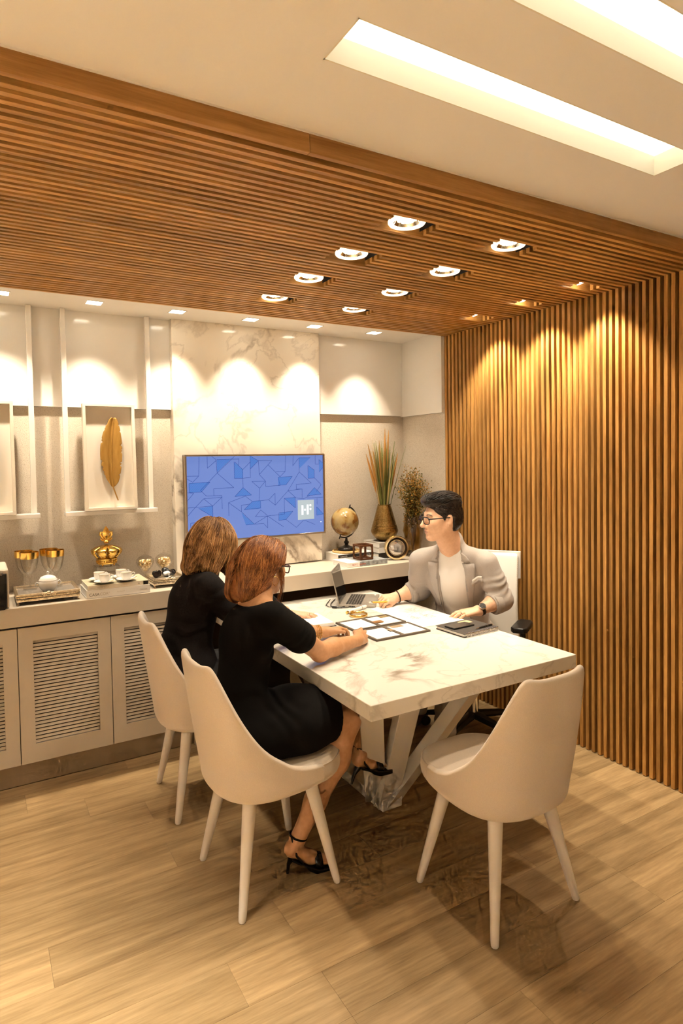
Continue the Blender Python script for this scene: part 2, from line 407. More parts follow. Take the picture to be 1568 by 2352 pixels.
for i,(x,y) in enumerate(WASH):
    lab = 'tilted wall-washer recessed in the slatted ceiling by the slatted wall, %s' % ('nearest the camera','in the middle','farthest from the camera')[i]
    if proto is None:
        t = thing('wall_washer', lab, 'ceiling light', (x,y,ZS), 0, 'wall-washers beside the slatted wall'); proto = t
        MB().b2((-.072,-.04,.062),(.078,.04,.068)).build('housing', M_BLACKM, t, smooth=False)
        MB().lathe([(.0,.0),(.022,.0),(.026,.014),(.012,.022)], 20, (-.02,0,.018), 0, RY(-.5)).build('lamp', M_LAMP, t)
    else: t = dup(proto, (x,y,ZS), 0, lab, 'wall-washers beside the slatted wall')
    spot('wash_light', t, (.0,0,.006), (.14,0,-.7), P_WASH, 88, .6, .02)
NX = [-.79,-.325,.143,.607,1.076,1.546,2.005,2.485]
proto = None
names = ['','','leftmost, cut by the picture edge','second from the left','third from the left','third from the right','second from the right','rightmost']
for i,x in enumerate(NX):
    if i < 1: continue
    lab = 'small square downlight in the white soffit, %s' % (names[i] or 'out beyond the left picture edge')
    if proto is None:
        t = thing('square_downlight', lab, 'ceiling light', (x,3.75,2.558), 0, 'square downlights above the credenza'); proto = t
        f_ = MB(); 
        for a,b in (((-.047,-.047,-.0025),(.047,-.040,0)),((-.047,.040,-.0025),(.047,.047,0)),((-.047,-.04,-.0025),(-.04,.04,0)),((.04,-.04,-.0025),(.047,.04,0))): f_.b2(a,b)
        f_.build('frame', M_NICHE, t, smooth=False)
        MB().b2((-.04,-.04,-.0015),(.04,.04,-.0005)).build('lamp', M_LAMP, t, smooth=False)
    else: t = dup(proto, (x,3.75,2.558), 0, lab, 'square downlights above the credenza')
    spot('downlight', t, (0,0,-.012), (0,.16,-1), P_NICHE, 74, 1.0, .02)
# unseen downlights: first inferred from the bright floor at left, others added for bounce
for i,(x,y,pw,cone) in enumerate(((-.30,1.62,.85,60),(-1.75,1.2,1.7,104),(-.75,-.1,1.5,76),(1.35,-.9,.35,80),(-1.75,-.9,2.6,90))):
    t = thing('unseen_downlight', 'round ceiling downlight outside the picture, %s' % ('left of the long slot','far left, added for bounce','left of the viewer, added for bounce','behind the viewer on the right, added for bounce','in the far rear corner, added for bounce')[i], 'ceiling light', (x,y,ZC))
    MB().lathe([(.0,-.002),(.05,-.002),(.055,-.006),(.07,-.004),(.07,0)], 24).build('ring', M_RING, t)
    spot('downlight', t, (0,0,-.012), (0,0,-2), P_ROOM*pw, cone, .7, .06, (1.0, .92, .79))
# ================================================================== marble panel, television
M_MARB = marble('calacatta_panel', 1.15, 3.1, .10)
mpn = MB().b2((1.092,3.95,.936), (2.145,4.03,2.56)).build('marble_panel', M_MARB, smooth=False, bevel=.004)
tag(mpn, 'tall veined marble panel behind the television', 'wall panel', None, 'structure')
M_STEEL = mat('brushed_bezel', (.42,.36,.29), .3, 1.)
tv = thing('television', 'wall-mounted television with blue geometric picture on the marble panel', 'television', (1.647,3.925,1.419))
W_, H_ = .503, .284
b = MB(); b.b2((-W_,-.022,-H_),(W_,.025,-H_+.012)); b.b2((-W_,-.022,H_-.012),(W_,.025,H_)); b.b2((-W_,-.022,-H_+.012),(-W_+.012,.025,H_-.012)); b.b2((W_-.012,-.022,-H_+.012),(W_,.025,H_-.012))
b.b2((-W_+.012,-.008,-H_+.012),(W_-.012,.025,H_-.012))
b.build('bezel', M_STEEL, tv, smooth=False, bevel=.002)
SW, SHH = W_-.012, H_-.012
def emis(name, c, s=1.0, rough=.25):
    return mat(name, tuple(.15*x for x in c), rough, emit=c, estr=s)
M_SCR = emis('screen_blue', (.135,.205,.50), .72)
scr = MB().b2((-SW,-.0125,-SHH),(SW,-.008,SHH)).build('screen', M_SCR, tv, smooth=False)
def uv(u,v,d=0.): return (-SW+2*SW*u, -.0126-d, SHH-2*SHH*v)
lines = MB()
def seg(u0,v0,u1,v1,w=.0011):
    a, c = Vector(uv(u0,v0)), Vector(uv(u1,v1)); t = (c-a); L = t.length
    if L < 1e-5: return
    t /= L; nrm = Vector((0,-1,0)); s_ = t.cross(nrm)*w
    lines.add([a-s_,c-s_,c+s_,a+s_], [(0,1,2,3)])
PL = [ # polylines read off the screen picture, u right v down
 [(0,.23),(.08,.23),(.085,0)],[(0,.26),(.04,.30),(.08,.23)],[(.14,0),(.14,.14),(.2,.05)],[(.17,0),(.2,.04),(.205,.2),(.09,.4),(.13,.47),(.235,.47),(.235,.63)],
 [(.205,.2),(.32,.38),(.18,.385),(.18,.47)],[(.205,.04),(.36,.035),(.355,.12)],[(.33,0),(.205,.2)],[(.33,.07),(.385,.165),(.385,.27),(.325,.27),(.325,.07)],[(.385,.165),(.44,.075),(.44,0)],[(.44,.16),(.5,.06),(.44,0)],
 [(.385,.27),(.44,.265),(.44,.075)],[(.385,.27),(.385,.385),(.325,.49),(.445,.48),(.385,.385)],[(.5,.06),(.6,.06),(.505,.23),(.55,.315),(.45,.315),(.505,.4),(.55,.315)],[(.5,.06),(.505,.23)],[(.57,.11),(.66,.265),(.7,.2),(.705,0)],[(.63,.2),(.7,.2)],
 [(.55,.315),(.55,.38),(.66,.375),(.645,.27),(.755,.265),(.705,.37),(.645,.37)],[(.505,.4),(.5,.555),(.45,.56),(.4,.49),(.28,.56),(.28,.72)],[(.5,.555),(.57,.55),(.62,.62),(.72,.445),(.81,.21)],[(.57,.55),(.62,.47),(.62,.62)],
 [(.81,.21),(.81,.03),(.76,.13),(.765,0)],[(.81,.21),(.905,.36),(.785,.37),(.785,.43),(.83,.43),(.72,.445),(.78,.54)],[(.9,.03),(.81,.03)],[(.88,.13),(.93,.19),(.93,.295),(.88,.295),(.88,.13)],[(.94,0),(.94,.115),(.97,.115),(.97,.055)],[(.93,.29),(.985,.385),(.945,.47)],[(.97,.055),(1,.1)],[(.97,.22),(1,.16)],
 [(.93,.42),(.985,.51),(.87,.52),(.93,.42)],[(.83,.43),(.83,.545)],[(.69,.54),(.775,.535),(.775,.67),(.69,.54)],[(.69,.54),(.69,.74),(.56,.75),(.47,.75),(.51,.67),(.56,.745)],[(.65,.72),(.755,.71),(.7,.81),(.645,.815),(.645,.72)],[(.7,.81),(.78,.92),(.84,.83)],[(.56,.75),(.56,.9)],[(.56,.75),(.68,.9)],
 [(.45,.56),(.39,.655),(.51,.645),(.51,.555)],[(.37,.68),(.37,.6),(.43,.59)],[(.37,.68),(.46,.84),(.4,.845)],[(.46,.84),(.53,.84),(.56,.9)],[(.46,.84),(.56,.75)],[(0,.6),(.17,.59),(.17,.72),(.075,.61)],[(0,.52),(.045,.43),(0,.42)],[(0,.7),(.04,.62),(.11,.5),(.235,.49)],[(.11,.5),(.17,.59),(.235,.49)],[(.28,.56),(.37,.68)],
 [(.015,.315),(.155,.305),(.095,.42),(.015,.42),(.015,.315)],[(.02,.78),(.1,.77)],[(.02,.78),(.02,.9)],[(.945,.67),(1,.77),(.945,.78),(.945,.67)],[(.84,.83),(.93,.9)],[(.78,.54),(.84,.56),(.89,.52)],[(.95,.56),(.95,.64)],[(.87,.55),(1,.55)]]
for pl in PL:
    lines = MB()
    for p_, q_ in zip(pl, pl[1:]): seg(*p_, *q_)
    lines.build('pattern_line', emis('screen_line', (.016,.045,.22), .8), scr, smooth=False, merge=False)
M_TEAL = emis('screen_teal', (.045,.13,.36), .95)
def poly(pts):
    vs = [uv(u,v,-.00005) for u,v in pts]; MB().add(vs, [tuple(range(len(vs)))]).build('pattern_shape', M_TEAL, scr, smooth=False)
for pts in ([(.205,.04),(.3,.04),(.205,.19)],[(.325,.07),(.385,.165),(.385,.27),(.325,.27)],[(.44,0),(.5,.06),(.44,.16)],[(.015,.315),(.155,.305),(.095,.42),(.015,.42)],[(.385,.385),(.445,.48),(.325,.49)],[(.645,.27),(.755,.265),(.705,.37),(.645,.37)],[(.81,.03),(.9,.03),(.81,.17)],[(.88,.13),(.93,.19),(.93,.295),(.88,.295)],[(.93,.42),(.985,.51),(.87,.52)],[(.45,.56),(.51,.555),(.51,.655),(.39,.66)],[(.69,.54),(.775,.535),(.775,.67)],[(.65,.72),(.755,.71),(.7,.81),(.645,.815)],[(.075,.61),(.17,.59),(.17,.72)],[(.37,.69),(.46,.84),(.4,.845)],[(.945,.67),(1,.77),(.945,.78)],[(.97,.055),(1,.1),(1,.16),(.97,.22)]):
    poly(pts)
nt = M_TEAL.node_tree
mp = coords(nt, (1,1,1), 'Object', (0,.6,0)); wv = nn(nt, 'ShaderNodeTexWave'); wv.inputs['Scale'].default_value = 32; nt.links.new(mp.outputs[0], wv.inputs['Vector'])
rr = ramp(nt, [(.4, (.075,.12,.42)), (.6, (.04,.15,.36))]); nt.links.new(wv.outputs['Fac'], rr.inputs[0]); nt.links.new(rr.outputs[0], P(M_TEAL).inputs['Emission Color'])
lg = MB(); lg.b2(uv(.793,.575,.0), uv(.923,.825,.0012)); lgo = lg.build('logo_tile', emis('logo_grey', (.36,.42,.44), .8), tv, smooth=False)
lw = MB(); 
lw.b2(uv(.822,.64,.0012), uv(.837,.765,.0018)); lw.b2(uv(.864,.635,.0012), uv(.879,.762,.0018))
for u_, v_ in ((.850,.70),(.894,.645),(.894,.695)):
    lw.lathe([(0,-.0018),(.0075,-.0018),(.0075,-.001)], 16, (uv(u_,v_)[0], -.0126, uv(u_,v_)[2]), 0, RX(-PI/2) )
lw.build('logo_mark', emis('logo_white', (.9,.92,.95), .9), lgo, smooth=False)
MB().b2(uv(.975,.862,.0), uv(.981,.875,.0006)).build('pointer', MATS['logo_white'], tv, smooth=False)
# ================================================================== hanging picture ledges and framed feathers
M_LEDGE = mat('ledge_lacquer', (.80,.76,.70), .25)
def ledge(x0, x1, label):
    t = thing('picture_ledge', label, 'shelf', ((x0+x1)/2,3.955,1.365), 0, 'picture ledges hung on rails'); hw = (x1-x0)/2
    for sx in (-1,1):
        MB().b2((sx*(hw-.016)-.014,-.012,.012),(sx*(hw-.016)+.014,.012,1.19)).build('rail', M_LEDGE, t, smooth=False, bevel=.002)
    MB().b2((-hw,-.055,-.012),(hw+.012,.045,.012)).build('shelf_board', M_LEDGE, t, smooth=False, bevel=.002)
ledge(.447, .957, 'white hanging ledge on two rails carrying the complete feather picture')
ledge(-.208, .303, 'white hanging ledge on two rails cut off by the left picture edge')
M_FRAME = mat('frame_cream', (.74,.67,.56), .4); M_MOUNT = mat('mount_cream', (.78,.72,.63), .8)
M_FEATH = noisy('feather_gold', (.36,.19,.035), (.46,.26,.06), 60, .45, .3, (1,1,.2), metal=.35)
def feather_picture(x, label):
    t = thing('feather_picture', label, 'picture', (x,3.925,1.3775), 0, 'framed gold feathers')
    tilt = RX(-.045); w, h, dpt = .147, .63, .045
    f = MB()
    def fb(lo, hi): c = [(a+b)/2 for a,b in zip(lo,hi)]; return MB().box(tilt @ Vector(c), [abs(b-a) for a,b in zip(lo,hi)], tilt)
    for lo, hi in (((-w,-dpt,0),(w,0,.017)),((-w,-dpt,h-.017),(w,0,h)),((-w,-dpt,.017),(-w+.017,0,h-.017)),((w-.017,-dpt,.017),(w,0,h-.017))):
        fb(lo,hi).build('frame_bar', M_FRAME, t, smooth=False, bevel=.0015)
    fb((-w+.017,-.008,.017),(w-.017,-.002,h-.017)).build('mount', M_MOUNT, t, smooth=False)
    # feather: two vanes with notches and a raised quill
    fv = MB(); N = 60; rnd = random.Random(5)
    def spine(q): # q 0 bottom of vane ..1 tip
        return (.012-.030*q+.048*q*q*.9, .135+.415*q)
    def wl(q): return .066*(math.sin(PI*min(1,q*.93+.05))**.55)*(1-.12*q)
    def wr(q): return .064*(math.sin(PI*min(1,q*.90+.08))**.5)
    for side in (-1,1):
        rows = []
        for i in range(N+1):
            q = i/N; sx, sz = spine(q); wd_ = (wl(q) if side < 0 else wr(q))
            notch = 1.0
            if rnd.random() < .20 and .06 < q < .94: notch = rnd.uniform(.84,.95)
            rows.append([tilt @ Vector((sx+side*wd_*notch*k/5, -.016-.010*math.sin(k/5*PI*.8)-.004*(k/5)**2, sz+(.030*(k/5)**1.5)*(1-q))) for k in range(6)])
        fv.grid(rows)
    vo = fv.build('feather', M_FEATH, t, angle=180)
    sm = vo.modifiers.new('solid','SOLIDIFY'); sm.thickness = .0015
    qp = [tilt @ Vector((spine(q)[0], -.029, spine(q)[1])) for q in np.linspace(0,1,14)]
    qp = [tilt @ Vector((.040,-.018,.055)), tilt @ Vector((.026,-.024,.095))]+qp
    MB().tube(qp, [.0032,.0038]+list(np.linspace(.0036,.0008,14)), 8).build('quill', M_FEATH, t)
feather_picture(.698, 'cream box frame with the complete gold feather')
feather_picture(.047, 'cream box frame cut off by the left picture edge')
# ================================================================== credenza
top = MB().b2((XL+.02,3.545,.832),(2.926,4.024,.931)).build('credenza_top', M_GREIGE, smooth=False, bevel=.003)
tag(top, 'long greige worktop of the credenza along the back wall', 'worktop')
UX = [-.741,-.289,.163,.615]; UW = .452
def cabinet(x0, label):
    t = thing('louvred_cabinet', label, 'cabinet', (x0,3.562,0), 0, 'louvred cabinets under the worktop')
    MB().b2((.001,.035,.115),(UW-.001,.45,.826)).build('body', mat('cabinet_inside', (.05,.04,.03), .8), t, smooth=False)
    MB().b2((.0,.022,.004),(UW,.050,.115)).build('plinth', mat('plinth_brown', (.30,.21,.12), .5), t, smooth=False)
    d = MB(); a0, a1, z0, z1 = .070,.385,.212,.750; g = .0018
    d.b2((g,0,.117),(UW-g,.02,z0)); d.b2((g,0,z1),(UW-g,.02,.820)); d.b2((g,0,z0),(a0,.02,z1)); d.b2((a1,0,z0),(UW-g,.02,z1))
    door = d.build('door', M_GREIGE, t, smooth=False)
    n = 29; p = (z1-z0)/n; sl = None
    for k in range(n):
        z = z0+p*(k+.5)
        if sl is None:
            sl = MB().box((0,0,0),(a1-a0,.0040,.0132),RX(-.30)).build('slat', M_GREIGE, door, smooth=False); sl.location = ((a0+a1)/2,.0105,z)
        else: inst(sl, door, ((a0+a1)/2,.0105,z))
for x0, lab in zip(UX, ('greige cabinet with louvred door beyond the left picture edge','greige cabinet with louvred door cut off by the left picture edge','greige cabinet with louvred door shown whole','greige cabinet with louvred door partly hidden by a chair')): cabinet(x0, lab)
MB_ = MB().b2((1.068,3.562,0),(1.088,4.02,.831)).build('end_panel', M_GREIGE, smooth=False); tag(MB_, 'end panel closing the louvred cabinets beside the table', 'panel')
kp = MB().b2((1.09,3.97,.0),(2.925,4.02,.831)).build('knee_panel', mat('dark_veneer', (.06,.032,.014), .5), smooth=False); tag(kp, 'dark veneer panel closing the recess under the worktop', 'panel')
# ================================================================== meeting table
M_TMARB = marble('table_marble', 1.5, 7.7, .14, base=(.74,.69,.61), vein=(.24,.18,.12), rot=(0,0,-.5))
tb = thing('meeting_table', 'white veined marble meeting table on splayed slab legs', 'table', (1.765,2.75,0))
def L(x,y,z): return (x-1.765, y-2.75, z)
MB().b2(L(1.212,1.885,.699),L(2.318,3.60,.760)).build('tabletop', M_TMARB, tb, smooth=False, bevel=.003)
M_TBASE = mat('table_base_lacquer', (.70,.63,.53), .45)
MB().b2(L(1.602,2.40,.0),L(1.712,2.96,.055)).build('base_beam', M_TBASE, tb, smooth=False, bevel=.003)
def strut(a, b, w, th, side):
    a, b = Vector(L(*a)), Vector(L(*b)); t = b-a; side = Vector(side); side.normalize(); o_ = t.cross(side).normalized()
    poly_ = []
    def flat_at(p, z): return p
    vs = []
    for p in (a, b):
        for sx, sy in ((-1,-1),(1,-1),(1,1),(-1,1)):
            q = p + side*(w/2*sx) + o_*(th/2*sy)
            q = q + t*((p.z-q.z)/t.z); vs.append(q)
    m = MB(); m.add(vs, [(3,2,1,0),(4,5,6,7),(0,1,5,4),(1,2,6,5),(2,3,7,6),(3,0,4,7)])
    m.build('leg', M_TBASE, tb, smooth=False, bevel=.002)
strut((1.657,2.45,0),(2.02,2.13,.70),.105,.06,(1,.25,0))
strut((1.650,2.45,0),(1.585,2.13,.70),.10,.05,(1,-.1,0))
strut((1.640,2.52,0),(1.36,2.12,.70),.10,.05,(1,-.5,0))
strut((1.657,2.91,0),(2.02,3.22,.70),.105,.06,(1,-.25,0))
strut((1.650,2.91,0),(1.585,3.22,.70),.10,.05,(1,.1,0))
strut((1.640,2.86,0),(1.36,3.22,.70),.10,.05,(1,.5,0))
# ================================================================== upholstered chairs
M_FAB = noisy('oatmeal_fabric', (.66,.55,.44), (.74,.63,.51), 420, .9, .12, sheen=.3, spec=.2)
M_LEG = mat('chair_leg_lacquer', (.78,.71,.62), .35)
def make_chair():
    t = thing('upholstered_chair', 'x', 'chair', (0,0,0), 0, 'oatmeal shell chairs')
    # local: faces +y
    NU, NV = 56, 14
    def plan(th, z):
        k = max(0., min(1., (z-.44)/.48))
        a = .236 - .030*k + .012*math.sin(PI*k); b = .215 + .010*k; n = 2.5+1.2*k; yb = -.030*(1-k) - .085*k
        s_, c_ = math.sin(th), math.cos(th)
        if abs(th) <= PI/2:
            return (a*math.copysign(abs(s_)**(2/n), s_), yb - b*abs(c_)**(2/n))
        return (a*math.copysign(1,th)*(1-.10*((abs(th)-PI/2)/.9)**2), yb + (abs(th)-PI/2)*.20)
    tab = [(0,.925),(.03,.912),(.07,.79),(.115,.665),(.165,.58),(.225,.528),(.29,.498),(.36,.480),(.5,.470)]
    def zr(th):
        x, y = plan(th, .60); u = y+.262
        if abs(th) < .62: base = .925 - .022*math.cos(th/.62*PI/2)
        else: base = None
        z = np.interp(max(0,u), [q[0] for q in tab], [q[1] for q in tab])
        return min(z, base) if base is not None else z
    THM = PI/2+.95
    ths = [THM*math.copysign(abs(q)**1.0, q) for q in np.linspace(-1,1,NU+1)]
    zrs = [zr(th) for th in ths]
    for _ in range(3): zrs = [zrs[0]]+[(zrs[i-1]+2*zrs[i]+zrs[i+1])/4 for i in range(1,NU)]+[zrs[-1]]
    def surf(off):
        rows = []
        for j in range(NV+1):
            row = []
            for i, th in enumerate(ths):
                v = j/NV; z = .425 + (zrs[i]-.425)*v
                x, y = plan(th, z)
                # inset along plan normal
                e = 1e-3; x2, y2 = plan(th+e, z); x1, y1 = plan(th-e, z); tx, ty = x2-x1, y2-y1; l = math.hypot(tx,ty) or 1
                row.append((x - ty/l*off*1.0, y + tx/l*off, z))
            rows.append(row)
        return rows
    outer = surf(0.); inner = surf(.030); mid = surf(.015)
    lip = [(p[0],p[1],p[2]+.012) for p in mid[-1]]
    low1 = [(p[0]*.96,p[1]*.955,.405) for p in outer[0]]; low2 = [(p[0]*.80,p[1]*.80,.393) for p in outer[0]]
    rows = [low2, low1]+outer+[lip]+inner[::-1]
    m = MB(); m.grid(rows)
    n_ = NU+1
    m.f.append(tuple(i*n_ for i in range(len(rows)))); m.f.append(tuple(i*n_+NU for i in range(len(rows)))[::-1]); m.mi += [0,0]
    m.build('backrest', M_FAB, t, sub=1)
    # seat cushion
    def sup(th, a, b0, b1, n):
        s_, c_ = math.sin(th), math.cos(th)
        return (a*math.copysign(abs(s_)**(2/n), s_), (b1 if c_ > 0 else b0)*math.copysign(abs(c_)**(2/n), c_))
    c = MB(); rows = []
    for sc, z in ((.0,.392),(.5,.392),(.86,.394),(.95,.402),(.995,.425),(1.0,.445),(.985,.468),(.945,.482),(.85,.488),(.5,.492),(0,.493)):
        rows.append([(lambda q: (q[0]*sc, q[1]*sc+.02, z+.006*max(0,q[1]*sc)/.27*(1 if z>.46 else 0)))(sup(2*PI*k/48, .218, .235, .272, 3.0)) for k in range(48)])
    c.grid(rows, closed_u=True); st = c.build('seat', M_FAB, t, sub=1)
    pp = [(lambda q: (q[0]*.975, q[1]*.975+.02, .476))(sup(2*PI*k/64, .218,.235,.272,3.0)) for k in range(64)]
    MB().tube(pp, .0028, 6, closed=True).build('piping', M_FAB, st)
    for sx in (-1,1):
        for sy in (-1,1):
            MB().tube([(sx*.128,sy*.125,.402),(sx*.135,sy*.131,.37),(sx*.208,sy*.196,.02),(sx*.211,sy*.199,.004),(sx*.2115,sy*.1995,0)], [.0265,.0265,.0148,.0135,.011], 18).build('leg', M_LEG, t)
    return t
ch = make_chair()
ch['label'] = 'oatmeal shell chair standing empty at the near end of the table'
ch.location = (1.672,1.735,0); ch.rotation_euler = (0,0,.03)
dup(ch, (.975,2.30,0), -PI/2+.02, 'oatmeal shell chair under the woman with long auburn hair and glasses')
dup(ch, (.965,3.02,0), -PI/2-.05, 'oatmeal shell chair under the woman with the brown bob, by the cabinets')
# ================================================================== white office chair
M_LEATH = mat('white_leather', (.80,.77,.72), .4)
oc = thing('office_chair', 'white leather high-back office chair with black arms behind the man', 'chair', (2.565,2.84,0), .55)
# local: faces -x ; x back positive
sb = MB(); rows = []
for j in range(15):
    v = j/14; z = .50+.56*v; xo = .205+.035*math.sin(v*PI)*-1+.045*v
    row = []
    for i in range(13):
        u = -1+2*i/12; hw = .235-.012*v
        row.append((xo-.018*(abs(u)**2.5), u*hw, z))
    rows.append(row)
back2 = [[(x+.028,y,z) for x,y,z in r] for r in rows]
m = MB(); m.grid(rows); m.grid([r[::-1] for r in back2])
for r0,r1 in ((rows[0],back2[0]),(rows[-1],back2[-1])): m.grid([r0,r1])
m.grid([[r[0] for r in rows],[r[0] for r in back2]]); m.grid([[r[-1] for r in rows],[r[-1] for r in back2]])
m.build('backrest', M_LEATH, oc, sub=1)
m = MB(); m.box((.258,0,.985),(.014,.462,.17), RY(.05)); m.build('headrest_flap', M_LEATH, oc, smooth=False, bevel=.004)
st = MB()
for s_ in (-1,1):
    for k in range(46):
        v = k/45; z = .51+.545*v; xo = .205-.035*math.sin(v*PI)+.045*v-.018
        st.box((xo+.002,s_*(.235-.012*v-.004),z),(.003,.003,.007))
st.build('stitching', mat('pale_thread', (.7,.64,.55), .8), oc, smooth=False)
m = MB(); rr_ = []
for sc, z in ((0,.425),(.9,.425),(1,.45),(1,.475),(.93,.495),(.6,.502),(0,.502)):
    rr_.append([(.245*sc*math.copysign(abs(math.cos(a))**.6,math.cos(a))-.02, .245*sc*math.copysign(abs(math.sin(a))**.6,math.sin(a)), z) for a in np.linspace(0,2*PI,40,endpoint=False)])
m.grid(rr_, closed_u=True); m.build('seat', M_LEATH, oc, sub=1)
for s_ in (-1,1):
    m = MB(); hw=.045
    prof = [(-.125,-.030),(-.10,-.046),(.06,-.046),(.10,-.030),(.10,.030),(.06,.046),(-.10,.046),(-.125,.030)]
    m.prism([(x+.03,y+s_*.29) for x,y in prof], .650,.682)
    arm = m.build('armrest', M_BLACK, oc, smooth=True, bevel=.007, seg=3)
    MB().tube([(.03,s_*.29,.652),(.03,s_*.29,.48),(.03,s_*.28,.40),(.03,s_*.12,.41)], [.016,.02,.018,.016], 10).build('arm_post', M_BLACK, arm)
MB().tube([(0,0,.425),(0,0,.30),(0,0,.299),(0,0,.075)], [.026,.026,.035,.03], 16).build('gas_column', M_CHROME, oc)
for k in range(5):
    a = 2*PI*k/5+.45; e = (.30*math.cos(a),.30*math.sin(a))
    lg_ = MB().tube([(0,0,.105),(e[0]*.55,e[1]*.55,.095),(e[0],e[1],.075)], [.032,.026,.018], 8, flat=.8).build('base_leg', M_BLACK, oc)
    cs = MB()
    for q in (-.016,.016):
        d_ = Vector((-math.sin(a+.6),math.cos(a+.6),0))*q
        cs.lathe([(0,-.011),(.024,-.011),(.03,-.005),(.03,.005),(.024,.011),(0,.011)], 18, (e[0]+d_.x,e[1]+d_.y,.03), 0, RZ(a+.6) @ RX(PI/2))
    cs.tube([(e[0],e[1],.075),(e[0],e[1],.03)], .006, 6)
    cs.build('caster', M_BLACK, lg_)
# ================================================================== things on the credenza (top at z = .935)
ZT = .932
M_SILV = noisy('antique_silver', (.72,.58,.40), (.95,.86,.70), 90, .28, .5, bdist=.003, metal=1.)
M_PORC = mat('white_porcelain', (.86,.83,.78), .12)
M_MIRR = mat('tray_mirror', (.92,.90,.86), .12, .85)
# coffee machine
cmx = thing('coffee_machine', 'black and grey coffee machine cut off by the left picture edge', 'coffee machine', (.045,3.70,ZT))
MB().b2((-.10,-.15,0),(.088,.15,.20)).build('body', mat('machine_shell', (.66,.58,.47), .35), cmx, smooth=False, bevel=.012, seg=3)
fr = MB()
fr.prism([(-.098,-.166),(.070,-.166),(.078,-.158),(.078,-.149),(-.098,-.149)], .004, .178); fo = fr.build('front_panel', M_BLACK, cmx, smooth=False, bevel=.002)
g = MB()
for k in range(22): g.b2((-.095,-.1675,.052+k*.0036),(.076,-.165,.0538+k*.0036))
g.build('grille', M_BLACKM, fo, smooth=False)
MB().prism([(-.09,-.172),(.058,-.172),(.062,-.150),(-.09,-.150)], .172,.186).build('lever', mat('machine_lever', (.16,.13,.10), .4), cmx, smooth=False, bevel=.003)
MB().prism([(-.09,-.176),(.066,-.176),(.072,-.15),(-.09,-.15)], .0,.024).build('drip_tray', M_BLACKM, cmx, smooth=False, bevel=.002)
# silver trays
def tray(x, y, w, d, label, mirror=True):
    t = thing('silver_tray', label, 'tray', (x,y,ZT), 0, 'ornate silver trays'); hw, hd = w/2, d/2
    for sx in (-1,1):
        for sy in (-1,1):
            MB().tube([(sx*(hw-.010),sy*(hd-.010),.022),(sx*(hw-.004),sy*(hd-.004),.012),(sx*(hw-.010),sy*(hd-.010),.003),(sx*(hw+.002),sy*(hd+.002),0)], [.005,.004,.0035,.004], 8).build('foot', M_SILV, t)
    for (z0,z1,o,nm) in ((.016,.030,.004,'lower_band'),(.032,.044,.0,'middle_band'),(.046,.056,.005,'rim')):
        b = MB()
        for lo,hi in (((-hw-o,-hd-o,z0),(hw+o,-hd+.007,z1)),((-hw-o,hd-.007,z0),(hw+o,hd+o,z1)),((-hw-o,-hd,z0),(-hw+.007,hd,z1)),((hw-.007,-hd,z0),(hw+o,hd,z1))): b.b2(lo,hi)
        bo = b.build(nm, M_SILV, t, smooth=False, bevel=.003, seg=2)
    br = None
    beads = MB(); nb = int(w/.0085)
    for k in range(nb):
        for zz in (.024,.038): beads.ball((-hw+w*(k+.5)/nb,-hd-.003,zz), (.0042,.003,.0045), 6, 4)
    nb = int(d/.0085)
    for k in range(nb):
        for sx in (-1,1):
            beads.ball((sx*(hw+.003),-hd+d*(k+.5)/nb,.038), (.003,.0042,.0045), 6, 4)
    bo = beads.build('beading', M_SILV, t); bo['kind'] = 'stuff'
    MB().b2((-hw+.006,-hd+.006,.040),(hw-.006,hd-.006,.046)).build('tray_floor', M_MIRR if mirror else M_SILV, t, smooth=False)
    fl_ = MB(); fl_.ball((0,-hd-.004,.053),(.012,.006,.009),10,6)
    for s_ in (-1,1):
        fl_.ball((s_*.016,-hd-.004,.050),(.009,.005,.006),8,5); fl_.ball((s_*.028,-hd-.003,.047),(.008,.004,.005),8,5); fl_.ball((s_*.020,-hd-.004,.040),(.006,.005,.008),8,5)
    fl_.build('rosette', M_SILV, t)
    return t
tray(.317,3.725,.295,.265, 'large ornate silver tray holding the gold-rimmed goblets and sugar bowl')
tray(.960,3.735,.178,.195, 'small ornate silver tray filled with coffee capsules', False)
# goblets
ZTR = ZT+.047
def goblet_proto():
    t = thing('wine_goblet', 'x', 'glass', (0,0,0), 0, 'gold-rimmed goblets')
    pr = [(.0,.0),(.034,.001),(.036,.003),(.018,.007),(.006,.014),(.0048,.030),(.0075,.034),(.005,.040),(.0062,.056),(.0115,.064),(.0075,.071),(.012,.078),(.026,.092),(.036,.112),(.0435,.145),(.047,.175),(.0485,.20)]
    inn = [(.0473,.20),(.0458,.175),(.0423,.145),(.0348,.112),(.0245,.093),(.010,.081),(.0,.079)]
    MB().lathe(pr+inn, 32).build('bowl', M_GLASS, t, angle=180)
    MB().lathe([(.0465,.166),(.0476,.176),(.0490,.2005),(.0468,.2005),(.0454,.176),(.0444,.166),(.0465,.166)], 32).build('gold_rim', M_GOLD, t)
    return t
gb = goblet_proto(); gpos = [((.243,3.790),'front left goblet, its gold rim lowest of the four'),((.222,3.865),'rear left goblet'),((.372,3.800),'front right goblet behind the sugar bowl'),((.347,3.868),'rear right goblet')]
gb.location = (*gpos[0][0],ZTR); gb['label'] = 'gold-rimmed glass goblet on the large tray, front left'
for (p_,l_),lab in zip(gpos[1:],('rear left','front right, just behind the sugar bowl','rear right')): dup(gb, (*p_,ZTR), 0, 'gold-rimmed glass goblet on the large tray, '+lab)
sg = thing('sugar_bowl', 'white lidded porcelain sugar bowl on the large silver tray', 'bowl', (.322,3.668,ZTR), .1)
